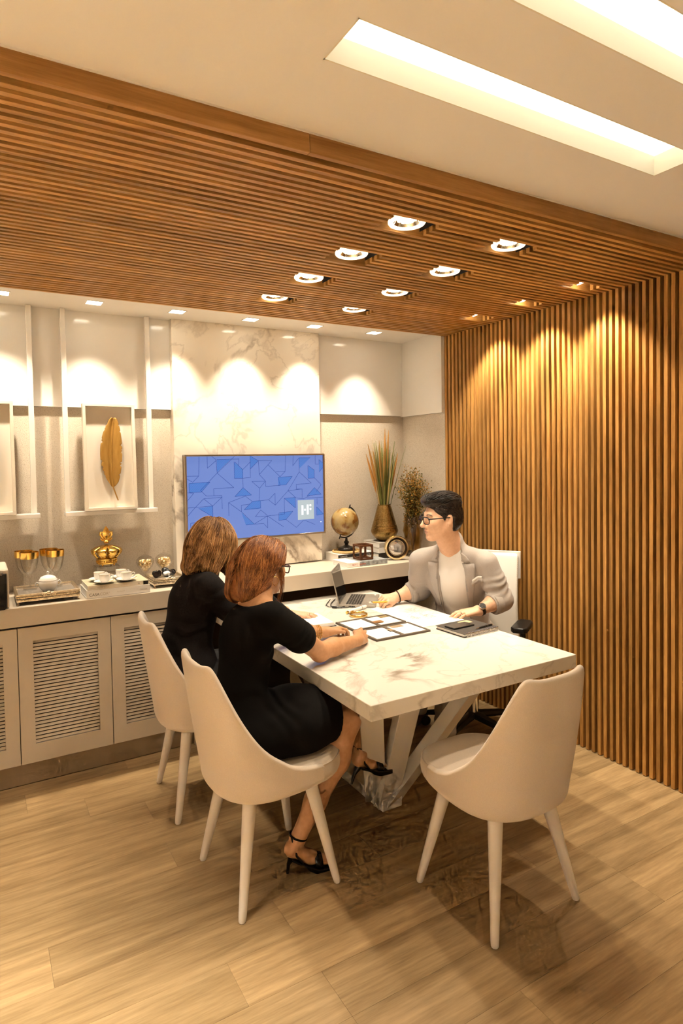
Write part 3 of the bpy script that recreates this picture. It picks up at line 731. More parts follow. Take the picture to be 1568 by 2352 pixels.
MB().lathe([(0,0),(.026,0),(.028,.004),(.040,.016),(.047,.034),(.0475,.050),(.044,.056),(.046,.060),(.043,.060),(.040,.05),(0,.05)], 36).build('bowl', M_PORC, sg)
ld = MB().lathe([(.0435,.058),(.042,.066),(.034,.077),(.018,.084),(.005,.087),(.004,.091),(.007,.097),(.006,.103),(0,.107)], 36).build('lid', M_PORC, sg)
for s_ in (-1,1):
    MB().tube([(s_*.044,0,.046),(s_*.058,0,.052),(s_*.064,0,.042),(s_*.058,0,.030),(s_*.046,0,.026)], .0032, 8).build('handle', M_PORC, sg)
# books helper: spine faces -y
def book(name, label, x, y, z, w, d, h, cov, spine_col=None, rotz=0., group=None, txts=(), page=M_PAPER):
    t = thing(name, label, 'book', (x,y,z), rotz, group)
    c = MB(); th = .0022
    c.b2((0,0,0),(w,d,th)); c.b2((0,0,h-th),(w,d,h)); c.b2((0,0,0),(w,th*1.4,h))
    co = c.build('cover', cov, t, smooth=False, bevel=.0007, seg=1)
    MB().b2((.003,th*1.4,th),(w-.003,d-.004,h-th)).build('pages', page, t, smooth=False)
    for (txt,tx,tz,sz,m_,sp) in txts:
        text_obj('spine_lettering', txt, sz, m_, co, Matrix(((1,0,0,tx),(0,0,-1,-.0004),(0,1,0,tz),(0,0,0,1))), .0002, 'LEFT', sp)
    return t
M_BKW = mat('book_white', (.82,.78,.73), .4); M_BKT = mat('book_taupe', (.50,.44,.30), .5); M_BKK = mat('book_black', (.03,.026,.022), .4)
M_INK = mat('ink_dark', (.07,.055,.04), .6); M_INKP = mat('ink_pale', (.55,.47,.38), .6); M_INKR = mat('ink_red', (.62,.12,.05), .6)
book('coffee_table_book', 'thick white book with dark spine lettering at the bottom of the cup stack', .497,3.556,ZT,.332,.245,.043, M_BKW, txts=(('CASA',.012,.012,.021,M_INK,1.),('COR°',.066,.012,.021,M_INKP,1.),('SÃO PAULO',.155,.020,.007,M_INKP,1.1),('DECOR',.278,.016,.011,M_INKP,1.05)))
bb = book('coffee_table_book', 'thin taupe and white book directly under the coffee cups', .503,3.561,ZT+.0432,.320,.232,.024, M_BKT, txts=(('Décor Home Book',.008,.007,.013,M_INKP,1.),('DECORAÇÃO',.17,.010,.006,M_INKP,1.),('N',.262,.007,.012,M_INK,1.)))
MB().b2((.0,-.0004,.0012),(.290,.0030,.0228)).build('spine_strip', mat('book_ivory', (.74,.66,.53), .5), bb, smooth=False)
MB().b2((.292,-.0006,.003),(.317,.0030,.021)).build('spine_patch', M_BKK, bb, smooth=False)
# cups
def cup_proto():
    t = thing('coffee_cup', 'x', 'cup', (0,0,0), 0, 'white coffee cups on saucers')
    MB().lathe([(0,.006),(.017,.006),(.019,.010),(.025,.014),(.0275,.026),(.029,.046),(.0305,.0495),(.0292,.0495),(.0275,.044),(.026,.026),(.020,.013),(0,.011)], 32).build('cup_body', M_PORC, t)
    MB().lathe([(.0306,.0485),(.0309,.0495),(.0302,.0499),(.0295,.0496)], 32).build('gold_line', M_GOLD, t)
    MB().tube([(.0275,0,.040),(.036,0,.046),(.044,0,.042),(.044,0,.032),(.036,0,.023),(.0265,0,.020)], .0026, 8).build('handle', M_PORC, t)
    MB().lathe([(0,.002),(.02,.002),(.024,.004),(.040,.008),(.054,.0135),(.056,.015),(.053,.0155),(.038,.0105),(.02,.006),(0,.006)], 40).build('saucer', M_PORC, t)
    MB().tube([(.026,-.034,.013),(.040,-.018,.016),(.052,.004,.020)], [.0030,.0014,.0022], 6).build('spoon', M_GOLD, t)
    return t
cp = cup_proto(); ZCUP = ZT+.0685
cup_pos = [(.584,3.690,'rear left'),(.597,3.597,'front left'),(.702,3.697,'rear right'),(.713,3.602,'front right')]
cp.location = (cup_pos[0][0],cup_pos[0][1],ZCUP); cp.rotation_euler = (0,0,-.25); cp['label'] = 'white coffee cup and saucer on the book stack, rear left'
for x,y,l in cup_pos[1:]: dup(cp, (x,y,ZCUP), -.25, 'white coffee cup and saucer on the book stack, '+l)
# acrylic box and crown
bx = thing('acrylic_box', 'clear acrylic display box under the gold crown', 'box', (.657,3.885,ZT))
m = MB(); th=.003
for lo,hi in (((-.065,-.05,0),(.065,-.05+th,.122)),((-.065,.05-th,0),(.065,.05,.122)),((-.065,-.05,0),(-.065+th,.05,.122)),((.065-th,-.05,0),(.065,.05,.122)),((-.065,-.05,.119),(.065,.05,.122)),((-.065,-.05,0),(.065,.05,.003))): m.b2(lo,hi)
m.build('box_walls', thin_glass('acrylic', (.95,.93,.90), 1.3), bx, smooth=False)
m = MB()
for k in range(7):
    m.ball((-.04+.013*k,-.01+.012*(k%3),.016+.010*((k*5)%4)),(.017,.014,.013),8,6)
m.build('trinket', mat('smoky_stone', (.20,.13,.08), .3), bx)
cr = thing('regal_ornament', 'ornate gold crown with fleur-de-lis on the acrylic box', 'ornament', (.659,3.885,ZT+.1225), .1)
M_CROWN = noisy('crown_gold', (.62,.36,.06), (.92,.62,.18), 55, .24, .35, bdist=.003, metal=1.)
for k in range(4):
    a = PI/4+k*PI/2; MB().ball((.046*math.cos(a),.046*math.sin(a),.006),.0065,10,6).build('foot', M_CROWN, cr)
MB().lathe([(.050,.010),(.058,.012),(.059,.020),(.055,.023),(.055,.031),(.059,.034),(.059,.042),(.052,.045),(.048,.04),(.048,.012),(.050,.010)], 40).build('band', M_CROWN, cr)
pe = MB()
for k in range(24):
    a = 2*PI*k/24; pe.ball((.0575*math.cos(a),.0575*math.sin(a),.027),(.0042,.0042,.0035),6,4)
pe.build('band_stud', M_CROWN, cr)['kind'] = 'stuff'
for k in range(8):
    a = 2*PI*k/8+.2; ca, sa = math.cos(a), math.sin(a); rows = []
    for q in np.linspace(0,1,13):
        r_ = .054+.030*math.sin(PI*min(1,q*1.08))**1.2*(1 if q < .62 else 1)-.052*max(0,q-.55)**1.2/.45**1.2*1.0
        z_ = .044+.090*q-.012*max(0,q-.8)/.2; w_ = .027*math.sin(PI*(.12+.80*q))**.8*(1+.16*math.sin(q*26))
        rows.append([(r_*ca - w_*u*sa + .0065*(1-u*u)*ca, r_*sa + w_*u*ca + .0065*(1-u*u)*sa, z_) for u in (-1,-.5,0,.5,1)])
    lo = MB().grid(rows).build('leaf_arch', M_CROWN, cr, angle=180); s_ = lo.modifiers.new('s','SOLIDIFY'); s_.thickness = .003
MB().lathe([(0,.128),(.012,.130),(.016,.138),(.012,.146),(.006,.150),(0,.151)], 20).build('orb', M_CROWN, cr)
fl_ = MB(); rows=[]
for q in np.linspace(0,1,11):
    w_ = .0145*math.sin(PI*q)**.8+.0006; rows.append([(w_*u, -.006*(1-abs(u))*math.sin(PI*q), .146+.070*q) for u in (-1,0,1)]+[(-w_*u*.0+w_*0, .006*math.sin(PI*q), .146+.070*q)])
fl_.grid(rows, closed_u=True)
for s_ in (-1,1):
    fl_.tube([(s_*.004,0,.148),(s_*.016,0,.160),(s_*.026,0,.176),(s_*.025,0,.188),(s_*.017,0,.190),(s_*.017,0,.182)], [.004,.006,.007,.006,.004,.002], 8)
    fl_.tube([(s_*.004,0,.150),(s_*.018,0,.148),(s_*.026,0,.156),(s_*.022,0,.162)], [.004,.005,.004,.002], 8)
fo_ = fl_.build('fleur_de_lis', M_CROWN, cr); fo_.data.transform(Matrix.Translation((0,0,.146)) @ Matrix.Scale(1.22,4) @ Matrix.Translation((0,0,-.146)))
# teardrop jars with gold chocolates
M_FOIL = noisy('gold_foil', (.80,.55,.20), (.98,.84,.55), 70, .25, .8, bdist=.004, metal=.9)
def jar_proto():
    t = thing('teardrop_jar', 'x', 'jar', (0,0,0), 0, 'teardrop glass jars')
    o_ = [(0,0),(.030,0),(.032,.003),(.008,.008),(.006,.04),(.012,.055),(.030,.075),(.046,.098),(.053,.120),(.050,.138),(.035,.152)]
    i_ = [(.0335,.151),(.0478,.137),(.0505,.12),(.0438,.099),(.028,.077),(.010,.058),(0,.055)]
    MB().lathe(o_+i_, 36).build('bowl', M_GLASS, t, angle=180)
    MB().lathe([(.036,.152),(.022,.160),(.008,.165),(.004,.169),(.0055,.176),(.004,.182),(0,.184)], 28).build('lid', M_GLASS, t, angle=180)
    return t
jr = jar_proto(); jr.location = (.880,3.885,ZT); jr['label'] = 'teardrop glass jar of gold chocolates nearer the crown'
dup(jr, (.998,3.900,ZT), 0, 'teardrop glass jar of gold chocolates nearer the marble panel')
ck = None
for jx,jy,w_ in ((.880,3.885,'nearer the crown'),(.998,3.900,'nearer the marble panel')):
    k = 0
    for zz,rr_,n_ in ((.078,.006,2),(.093,.020,5),(.110,.030,7),(.124,.026,6)):
        for q in range(n_):
            a = 2*PI*q/n_+zz*40; loc = (jx+rr_*math.cos(a),jy+rr_*math.sin(a),ZT+zz)
            if ck is None:
                bm_ = MB(); bm_.ball((0,0,0),(.0140,.0125,.0110),9,6); ck = bm_.build('gold_chocolate', M_FOIL, None); o = ck
            else: o = inst(ck)
            o.location = loc; o.rotation_euler = (q*1.3,zz*50,q)
            tag(o, 'gold-wrapped chocolate inside the teardrop jar %s' % w_, 'chocolate', 'gold chocolates in the jar %s' % w_)
# coffee capsules
caps = [(-.055,-.03,0),(-.02,-.045,1),(.012,-.04,1),(.045,-.035,0),(-.045,.02,0),(-.005,.015,0),(.03,.02,0),(.06,.03,0),(-.06,.055,0),(.015,.055,0)]
cpm = {}
for i,(dx,dy,wht) in enumerate(caps):
    if wht not in cpm:
        t = thing('coffee_capsule', 'x', 'capsule', (0,0,0), 0, 'coffee capsules in the small tray'); cpm[wht] = t
        MB().lathe([(0,0),(.010,0),(.014,.004),(.0165,.020),(.019,.021),(.019,.0225),(0,.0225)], 20).build('shell', M_BLACK if not wht else M_PORC, t)
        MB().lathe([(0,.0222),(.0165,.0222),(.0165,.0232),(0,.0236)], 20).build('foil', mat('capsule_foil_dark',(.05,.035,.03),.25,.5) if not wht else mat('capsule_foil_pale',(.85,.8,.72),.3,.4), t)
    else:
        src = cpm[wht]; t = src.copy(); COL.objects.link(t)
        for chd in src.children: c2 = chd.copy(); COL.objects.link(c2); c2.parent = t
    t.location = (.960+dx,3.735+dy,ZT+.064); t.rotation_euler = (1.1+.3*(i%3),.5*((i*7)%5-2),i*1.7)
    t['label'] = ('white coffee capsule on the small silver tray' if wht else 'black coffee capsule on the small silver tray'); t['group'] = 'white coffee capsules' if wht else 'black coffee capsules'
# ---- right-hand group
b1 = book('art_book', 'white and grey photo book with red lettering at the front of the shelf', 2.135,3.585,ZT,.325,.20,.030, M_BKW, txts=(('RUY C',.040,.009,.015,M_INKR,1.),('ASTRO',.096,.009,.015,M_INKR,1.)))
M_PHOTO = noisy('book_photo', (.16,.17,.17), (.42,.44,.44), 45, .4); M_PHOTO2 = M_BKK
ph = MB().b2((.100,-.0006,.0006),(.325,.0026,.0304)).build('photo_spine', M_PHOTO, b1, smooth=False)
MB().b2((.100,.0026,.0300),(.325,.20,.0306)).build('photo_cover', M_PHOTO, b1, smooth=False)
for k in range(5):
    MB().lathe([(0,-.0006),(.0065,-.0006),(.0065,.001)], 14, (.135+.036*k,-.0006,.011), 0, RX(PI/2)).build('photo_wheel', M_BKK, ph, smooth=False)
text_obj('spine_lettering', 'ASTRO', .015, M_INKR, ph, Matrix(((1,0,0,.1005),(0,0,-1,-.0008),(0,1,0,.009),(0,0,0,1))), .0002)
b2_ = book('art_book', 'white book with black spine under the globe', 2.192,3.806,ZT+.0005,.30,.185,.055, M_BKW, txts=(('CASACOR',.020,.034,.012,M_PAPER,1.),('DECOR',.235,.034,.010,M_PAPER,1.)))
MB().b2((.001,-.0003,.030),(.299,.0030,.050)).build('spine_band', M_BKK, b2_, smooth=False)
MB().b2((.0,-.0002,.0),(.30,.003,.027)).build('spine_base', mat('book_yellowish', (.62,.52,.26), .5), b2_, smooth=False)
rg = thing('rattan_mat', 'round woven rattan mat under the globe', 'mat', (2.318,3.900,ZT+.0562))
for k in range(5):
    rr_ = .018+.020*k
    MB().tube([(rr_*math.cos(a),rr_*math.sin(a),.006) for a in np.linspace(0,2*PI,40,endpoint=False)], .0058 if k < 4 else .008, 8, closed=True).build('coil', noisy('rattan', (.50,.30,.10), (.72,.50,.22), 90, .7, .3, (1,1,6)), rg)
gl = thing('desk_globe', 'antique amber desk globe on a black turned stand', 'globe', (2.318,3.900,ZT+.0705), .15)
M_EBON = mat('ebonised_wood', (.018,.014,.011), .3)
MB().lathe([(0,0),(.062,0),(.064,.006),(.056,.012),(.052,.020),(.030,.026),(.014,.034),(.012,.042),(.019,.052),(.018,.060),(.010,.068),(.008,.085)], 32).build('stand', M_EBON, gl)
M_GLOBE = mat('globe_map', (.62,.46,.20), .2, coat=.3); nt = M_GLOBE.node_tree
mp = coords(nt); n_ = noise(nt, mp.outputs[0], 9, 6, .55, .2); n2 = noise(nt, mp.outputs[0], 30, 4)
r_ = ramp(nt, [(.44,(.36,.25,.10)),(.52,(.30,.19,.06)),(.56,(.19,.08,.016)),(.7,(.13,.05,.010))]); nt.links.new(n_.outputs['Fac'], r_.inputs[0]); nt.links.new(r_.outputs[0], P(M_GLOBE).inputs['Base Color'])
GC = Vector((-.012,0,.205)); GR = .102
ob = MB().ball((0,0,0), GR, 48, 32).build('sphere', M_GLOBE, gl); ob.location = GC
axd = Vector((math.sin(.42),0,math.cos(.42)))
arc = []
for k in range(25):
    a = PI*k/24; arc.append(GC + (axd*math.cos(a)+Vector((axd.z,0,-axd.x))*math.sin(a))*(GR+.013))
MB().tube(arc, .0058, 10, flat=1.0).build('meridian_arm', M_EBON, gl)
for s_ in (-1,1):
    MB().tube([GC+axd*s_*(GR-.004), GC+axd*s_*(GR+.030)], .0045, 10).build('axis_pin', M_EBON, gl)
# open wooden cube
cu = thing('wooden_cube', 'open dark wooden cube frame on the front book', 'ornament', (2.317,3.675,ZT+.0312), -.03)
M_CUBE = wood('rosewood', (.07,.024,.008), (.16,.06,.02), scale=8, var=.1)
CS = .052; tq = .007; PX = .0085
for axis in range(3):
    for sgn in (-1,1):
        # each face a square with a rounded window
        m = MB(); N = 40; rows = []
        def sq(a, r, n): 
            c, s = math.cos(a), math.sin(a); return (r*math.copysign(abs(c)**(2/n),c), r*math.copysign(abs(s)**(2/n),s))
        outer=[sq(2*PI*k/N,CS,60) for k in range(N)]; inner=[sq(2*PI*k/N,CS-PX-.003,5) for k in range(N)]
        rows = [[(x,y,CS) for x,y in outer],[(x,y,CS) for x,y in inner],[(x,y,CS-tq) for x,y in inner],[(x*.995,y*.995,CS-tq) for x,y in outer],[(x,y,CS) for x,y in outer]]
        def mapv(p):
            x,y,z = p; z *= sgn
            return ((x,y,z),(z,x,y),(y,z,x))[axis]
        m.grid([[mapv(p) for p in r] for r in rows], closed_u=True)
        o = m.build('face_frame', M_CUBE, cu, smooth=False); o.location = (0,0,CS)
# round magnifier clock
rc = thing('round_lens', 'round brass-framed lens standing on the shelf', 'ornament', (2.600,3.672,ZT), -.45)
RR = .088
def tilt_lathe(prof, n=64):
    return MB().lathe(prof, n, (0,0,RR), 0, RX(PI/2))
M_BRASSP = mat('pale_brass', (.80,.66,.40), .22, 1.)
tilt_lathe([(.070,.022),(.074,.030),(.084,.028),(RR,.016),(RR,-.016),(.082,-.022),(.070,-.018),(.070,.022)]).build('outer_frame', M_BRASSP, rc)
tilt_lathe([(.070,.020),(.066,.012),(.060,.010),(.058,.014),(.058,-.010),(.070,-.012)]).build('dark_ring', mat('dark_bronze', (.05,.025,.012), .3), rc)
tilt_lathe([(.0595,.013),(.0585,.018),(.0555,.018),(.0545,.013)]).build('inner_bead', M_BRASSP, rc)
tilt_lathe([(0,.019),(.02,.0182),(.04,.0155),(.0555,.011),(.0555,.004),(0,.004)]).build('lens', mat('lens_face', (.62,.58,.54), .04, .75), rc)
# books under the brass vase
for k,(w_,h_,cv,lab) in enumerate(((.30,.040,M_BKK,'black book at the bottom of the stack under the brass vase'),(.29,.040,M_BKW,'white book in the middle of the stack under the brass vase'),(.285,.034,mat('book_grey',(.45,.41,.36),.5),'grey book on top of the stack under the brass vase'))):
    z_ = ZT+(.0,.0405,.081)[k]
    bk_ = book('stacked_book', lab, 2.515+.004*k,3.775,z_,w_,.225,h_, cv, group='books under the brass vase')
bv = thing('brass_vase', 'hammered antique brass vase with tall grasses', 'vase', (2.628,3.862,ZT+.1155))
M_BRASSV = noisy('hammered_brass', (.24,.15,.045), (.42,.28,.10), 95, .33, .5, bdist=.003, metal=1.)
MB().lathe([(0,0),(.040,0),(.060,.012),(.090,.045),(.1005,.068),(.102,.078),(.098,.092),(.076,.17),(.056,.245),(.048,.268),(.050,.272),(.046,.273),(.044,.266),(.052,.24),(.07,.17),(.09,.09),(.05,.02),(0,.01)], 48).build('vase_body', M_BRASSV, bv)
for zz,rr_ in ((.268,.049),(.120,.0915),(.100,.0968)):
    MB().tube([(rr_*math.cos(a),rr_*math.sin(a),zz) for a in np.linspace(0,2*PI,48,endpoint=False)], .0016, 6, closed=True).build('ridge', M_BRASSV, bv)
gs = thing('ornamental_grass', 'tall green and ochre ornamental grass in the brass vase', 'plant', (2.628,3.862,ZT+.1155+.25))
M_GREEN = noisy('grass_green', (.17,.20,.045), (.32,.33,.10), 20, .5, 0., (1,1,.2)); M_OCH = noisy('grass_ochre', (.48,.23,.05), (.66,.36,.11), 300, .8, .6)
M_STRAW = mat('grass_straw', (.62,.48,.20), .6)
def blade(dx, dy, h, w, m_, nm, curl=0.):
    b = MB(); rows = []; rnd = random.random()*PI
    for q in np.linspace(0,1,12):
        x = dx*(.10+.90*q**(1.25))*1.0 + curl*q*q; y = dy*(.10+.90*q**1.25); z = -.16+(h+.16)*q
        ww = w*(1-q**3)*(0.8+.2*q)+.0003
        cx_, sy_ = math.cos(rnd), math.sin(rnd)
        rows.append([(x-ww*cx_, y-ww*sy_, z),(x+.0014*sy_, y-.0014*cx_, z),(x+ww*cx_, y+ww*sy_, z)])
    b.grid(rows); o = b.build(nm, m_, gs, angle=180); s_ = o.modifiers.new('s','SOLIDIFY'); s_.thickness = .0008
def plume(dx, dy, h, r0, h0):
    pts = []; rad = []
    for q in np.linspace(0,1,16):
        x = dx*(.10+.9*q**1.3); y = dy*(.1+.9*q**1.3); pts.append((x,y,-.16+(h+.16)*q))
        s0 = max(0,(q-h0)/(1-h0)); rad.append(.0014+r0*math.sin(PI*min(1,s0*1.02+.02))**.6*(q > h0)*(1-.45*s0))
    MB().tube(pts, rad, 8).build('seed_plume', M_OCH, gs)
rnd = random.Random(11)
for k in range(95):
    a = rnd.uniform(0,2*PI); r_ = rnd.uniform(.02,.11)
    blade(r_*math.cos(a)*1.1, r_*math.sin(a)*.7, rnd.uniform(.28,.50), rnd.uniform(.0045,.0085), M_GREEN if rnd.random() < .75 else M_STRAW, 'blade')
blade(.185,-.03,.46,.008,M_GREEN,'blade'); blade(.14,.02,.40,.004,M_GREEN,'blade'); blade(-.08,.03,.5,.003,M_STRAW,'blade'); blade(.05,.0,.52,.004,M_GREEN,'blade')
for dx,dy,h in ((-.150,-.02,.47),(-.155,.0,.40),(-.085,.01,.42),(-.06,-.03,.46),(-.025,.02,.50),(.002,-.02,.585),(.02,.01,.52),(.042,-.01,.575),(.058,.02,.44),(.115,-.02,.40),(.045,.03,.48),(-.02,-.04,.45)):
    plume(dx,dy,h,.0105,.50)
gv = thing('glass_vase', 'tall amber cut-glass vase of dried foliage beside the man', 'vase', (2.800,3.735,ZT))
M_AMB = thin_glass('amber_glass', (.82,.70,.48), 1.5)
rows = []; inn = []
for z,r_ in ((0,.040),(.01,.046),(.06,.054),(.12,.063),(.19,.070),(.25,.068),(.285,.064),(.30,.068)):
    rows.append([((r_+.0055*math.sin(6*a+z*26)+.003*math.sin(11*a-z*40))*math.cos(a),(r_+.0055*math.sin(6*a+z*26)+.003*math.sin(11*a-z*40))*math.sin(a),z+(.006*math.sin(6*a) if z > .28 else 0)) for a in np.linspace(0,2*PI,64,endpoint=False)])
inn = [[(x*.88,y*.88,max(z,.02)) for x,y,z in r] for r in rows][::-1]
m = MB(); m.grid(rows+inn, closed_u=True); o_=len(m.v); m.add([(0,0,0),(0,0,.02)],[]); 
for k in range(64): m.f.append((o_, (k+1)%64, k)); m.f.append((o_+1, (len(rows)*2-1)*64+k, (len(rows)*2-1)*64+(k+1)%64)); m.mi += [0,0]
m.build('vase_body', M_AMB, gv, angle=180)
df = thing('dried_foliage', 'bushy ochre and olive dried foliage in the amber glass vase', 'plant', (2.800,3.735,ZT+.05))
st_ = MB(); lv = MB(); rnd = random.Random(4)
def leaf(p, d, s, mi):
    d = Vector(d).normalized(); u = d.orthogonal().normalized(); a = rnd.uniform(0,2*PI); w = (u*math.cos(a)+d.cross(u)*math.sin(a)); p = Vector(p); n_ = d.cross(w)
    lv.add([p, p+d*s*.5+w*s*.26+n_*s*.06, p+d*s, p+d*s*.5-w*s*.26+n_*s*.06], [(0,1,2),(0,2,3)], mi)
for k in range(52):
    a = rnd.uniform(0,2*PI); sp = rnd.uniform(.02,.165); h = rnd.uniform(.40,.56)*(1.12-.9*sp)+ (.07 if k < 6 else 0)
    tx, ty = sp*math.cos(a)*(1.1 if math.cos(a) < 0 else .74), sp*math.sin(a)*.75
    pts = [(tx*.12*q*0+tx*q**1.6, ty*q**1.6, h*q) for q in np.linspace(0,1,9)]
    
    st_.tube(pts, list(np.linspace(.0022,.0007,9)), 5)
    for j in range(150):
        q = rnd.uniform(.40,1.0); x = tx*q**1.6; y = ty*q**1.6; z = h*q
        off = Vector((rnd.gauss(0,1),rnd.gauss(0,1),rnd.gauss(.3,.8)))*(.014)
        z01 = z/.55; och = rnd.random() < (.25+.55*max(0,(z01-.45)))
        leaf((x+off.x,y+off.y,z+off.z), (off.x*60+rnd.gauss(0,.5), off.y*60+rnd.gauss(0,.5), .6+rnd.gauss(0,.4)), rnd.uniform(.008,.018), 1 if och else (0 if rnd.random() < .7 else 2))
st_.build('stem', mat('stem_brown', (.16,.09,.03), .7), df)
lo = lv.build('foliage', [mat('leaf_olive', (.13,.12,.025), .6), mat('leaf_ochre', (.50,.25,.035), .6), mat('leaf_khaki', (.30,.24,.06), .6)], df, smooth=False, merge=False); lo['kind'] = 'stuff'
# ================================================================== things on the table (top at z = .76)
ZB = .7605
lp = thing('laptop', 'open grey laptop angled towards the man at the far end of the table', 'laptop', (2.068,3.323,ZB), -math.radians(38.5)); lp.scale = (.865,.865,.865)
M_ALU = mat('laptop_grey', (.40,.36,.31), .35, .6); M_KEY = mat('laptop_key', (.03,.026,.022), .5)
# local x = depth from hinge (towards the user), y = along hinge ; hinge at x=-.125
ba = MB().b2((-.125,-.185,.002),(.128,.185,.018)).build('base', M_ALU, lp, smooth=False, bevel=.004, seg=2)
MB().b2((-.085,-.165,.0172),(.028,.165,.0184)).build('keyboard_well', mat('well', (.22,.19,.16), .5), ba, smooth=False)
kk = None
for r_ in range(6):
    for c_ in range(15):
        if r_ == 5 and 4 <= c_ <= 8: continue
        loc = (-.075+.0185*r_,-.150+.0214*c_,.0184)
        if kk is None: kk = MB().b2((-.0075,-.0092,0),(.0075,.0092,.0016)).build('key', M_KEY, ba, smooth=False); kk.location = loc
        else: inst(kk, ba, loc)
MB().b2((-.0075,-.05,0),(.0075,.05,.0016)).build('key', M_KEY, ba, smooth=False).location = (-.075+.0185*5,-.021,.0184)
MB().b2((.045,-.065,.0174),(.118,.055,.0184)).build('touchpad', mat('pad', (.33,.30,.26), .3, .3), ba, smooth=False)
MB().b2((.092,.148,.0182),(.103,.168,.0186)).build('sticker', M_PAPER, ba, smooth=False)
po = MB()
for a_,b_ in ((-.06,-.045),(-.035,-.015),(.02,.04),(.055,.06)): po.b2((a_,-.1856,.007),(b_,-.1846,.012))
po.build('port', M_BLACK, ba, smooth=False)
tl = RY(-math.radians(13))
def sbox(lo,hi): c=[(a+b)/2 for a,b in zip(lo,hi)]; return MB().box(tl @ Vector(c)+Vector((-.122,0,.014)), [abs(b-a) for a,b in zip(lo,hi)], tl)
sc_ = sbox((-.008,-.185,0),(0,.185,.245)).build('lid', M_ALU, lp, smooth=False, bevel=.002)
sbox((-.0002,-.182,.012),(.0012,.182,.242)).build('screen', mat('laptop_screen', (.012,.011,.010), .10, spec=.3), sc_, smooth=False)
sbox((.0010,-.004,.018),(.0016,.004,.026)).build('badge', M_CHROME, sc_, smooth=False)
cb_ = MB().tube([(1.920,3.263,.774),(1.908,3.245,.768),(1.876,3.241,.766),(1.846,3.275,.765),(1.853,3.317,.766),(1.876,3.357,.768),(1.908,3.397,.766),(1.968,3.465,.764)], .0026, 8).build('power_cable', M_BLACK)
tag(cb_, 'black power cable looping out from the laptop side', 'cable')
cb2 = MB().tube([(1.963,3.231,.774),(1.946,3.213,.767),(1.908,3.215,.765),(1.863,3.245,.765),(1.830,3.295,.765),(1.830,3.337,.767),(1.858,3.375,.766),(1.938,3.475,.764)], .0022, 8).build('usb_cable', M_BLACK); tag(cb2, 'thin black cable with ferrite bead beside the laptop', 'cable')
MB().tube([(1.856,3.251,.7675),(1.840,3.275,.7675)], .0065, 10).build('ferrite_bead', M_BLACK, cb2)
MB().box((1.963,3.234,.773),(.010,.018,.008), RZ(-.67)).build('plug', M_BLACK, cb2, smooth=False)
# sample folders
M_FOLD = mat('folder_grey', (.13,.10,.075), .55)
for i,(y0,y1,lab) in enumerate(((2.752,2.945,'dark sample tray with brown chips farther from the camera'),(2.540,2.735,'dark sample tray nearer the camera, partly under the womans hands'))):
    t = thing('sample_tray', lab.replace('womans','red-haired woman\'s'), 'sample tray', (1.84,(y0+y1)/2,ZB), 0, 'sample trays'); hw, hd = .167,(y1-y0)/2
    MB().b2((-hw,-hd,0),(hw,hd,.005)).build('tray_base', M_FOLD, t, smooth=False)
    for lo,hi in (((-hw,-hd,.005),(hw,-hd+.012,.010)),((-hw,hd-.012,.005),(hw,hd,.010)),((-hw,-hd+.012,.005),(-hw+.012,hd-.012,.010)),((hw-.012,-hd+.012,.005),(hw,hd-.012,.010)),((-.010,-hd+.012,.005),(.010,hd-.012,.010))):
        MB().b2(lo,hi).build('edge_bar', M_FOLD, t, smooth=False, bevel=.001, seg=1)
    for a,b in ((-hw+.013,-.011),(.011,hw-.013)):
        MB().b2((a,-hd+.013,.005),(b,hd-.013,.0065)).build('sample_card', M_PAPER, t, smooth=False)
    if i == 0:
        MB().b2((-.005,-.045,.010),(.055,-.01,.0125)).build('sample_chip', mat('chip_tan', (.32,.15,.05), .5), t, smooth=False)
        MB().b2((.095,.045,.0066),(.150,.078,.0085)).build('sample_chip', mat('chip_olive', (.28,.20,.09), .5), t, smooth=False)
    else:
        MB().b2((.03,.045,.0066),(.10,.080,.0085)).build('sample_chip', mat('chip_taupe', (.38,.28,.18), .5), t, smooth=False)
        MB().b2((-.02,-.005,.010),(.004,.03,.0118)).build('sample_chip', MATS['chip_taupe'], t, smooth=False)
# magnifying glass and white marker
mg = thing('magnifying_glass', 'gold-rimmed magnifying glass lying beside the sample trays', 'magnifying glass', (1.869,3.022,ZB), .55)
MB().tube([(.050*math.cos(a),.050*math.sin(a),.009) for a in np.linspace(0,2*PI,48,endpoint=False)], .0030, 10, closed=True, flat=2.2).build('rim', M_GOLD, mg)
MB().lathe([(0,.003),(.03,.0045),(.047,.008),(.047,.010),(.03,.0135),(0,.015)], 40).build('lens', M_GLASS, mg, angle=180)
MB().tube([(.052,.0,.010),(.066,0,.010),(.070,0,.010)], [.007,.006,.004], 10).build('socket', M_GOLD, mg)
hd_ = MB().tube([(1.8460,3.1000,.771),(1.8500,3.1020,.771),(1.9980,3.1500,.775),(2.0040,3.1520,.775)], [.007,.0095,.0095,.006], 14).build('white_marker', mat('ivory', (.82,.78,.70), .3)); tag(hd_, 'white marker with gold end lying beyond the magnifying glass', 'marker')
for p0,p1 in (((1.8340,3.0960,.770),(1.8470,3.1005,.771)),((1.8760,3.0920,.770),(1.8620,3.0880,.770))):
    MB().tube([p0,p1], [.008,.0075], 12).build('end_cap', M_GOLD, hd_)
MB().tube([(1.9600,3.1375,.774),(1.9630,3.1385,.774)], .0099, 14).build('band', M_BLACK, hd_)
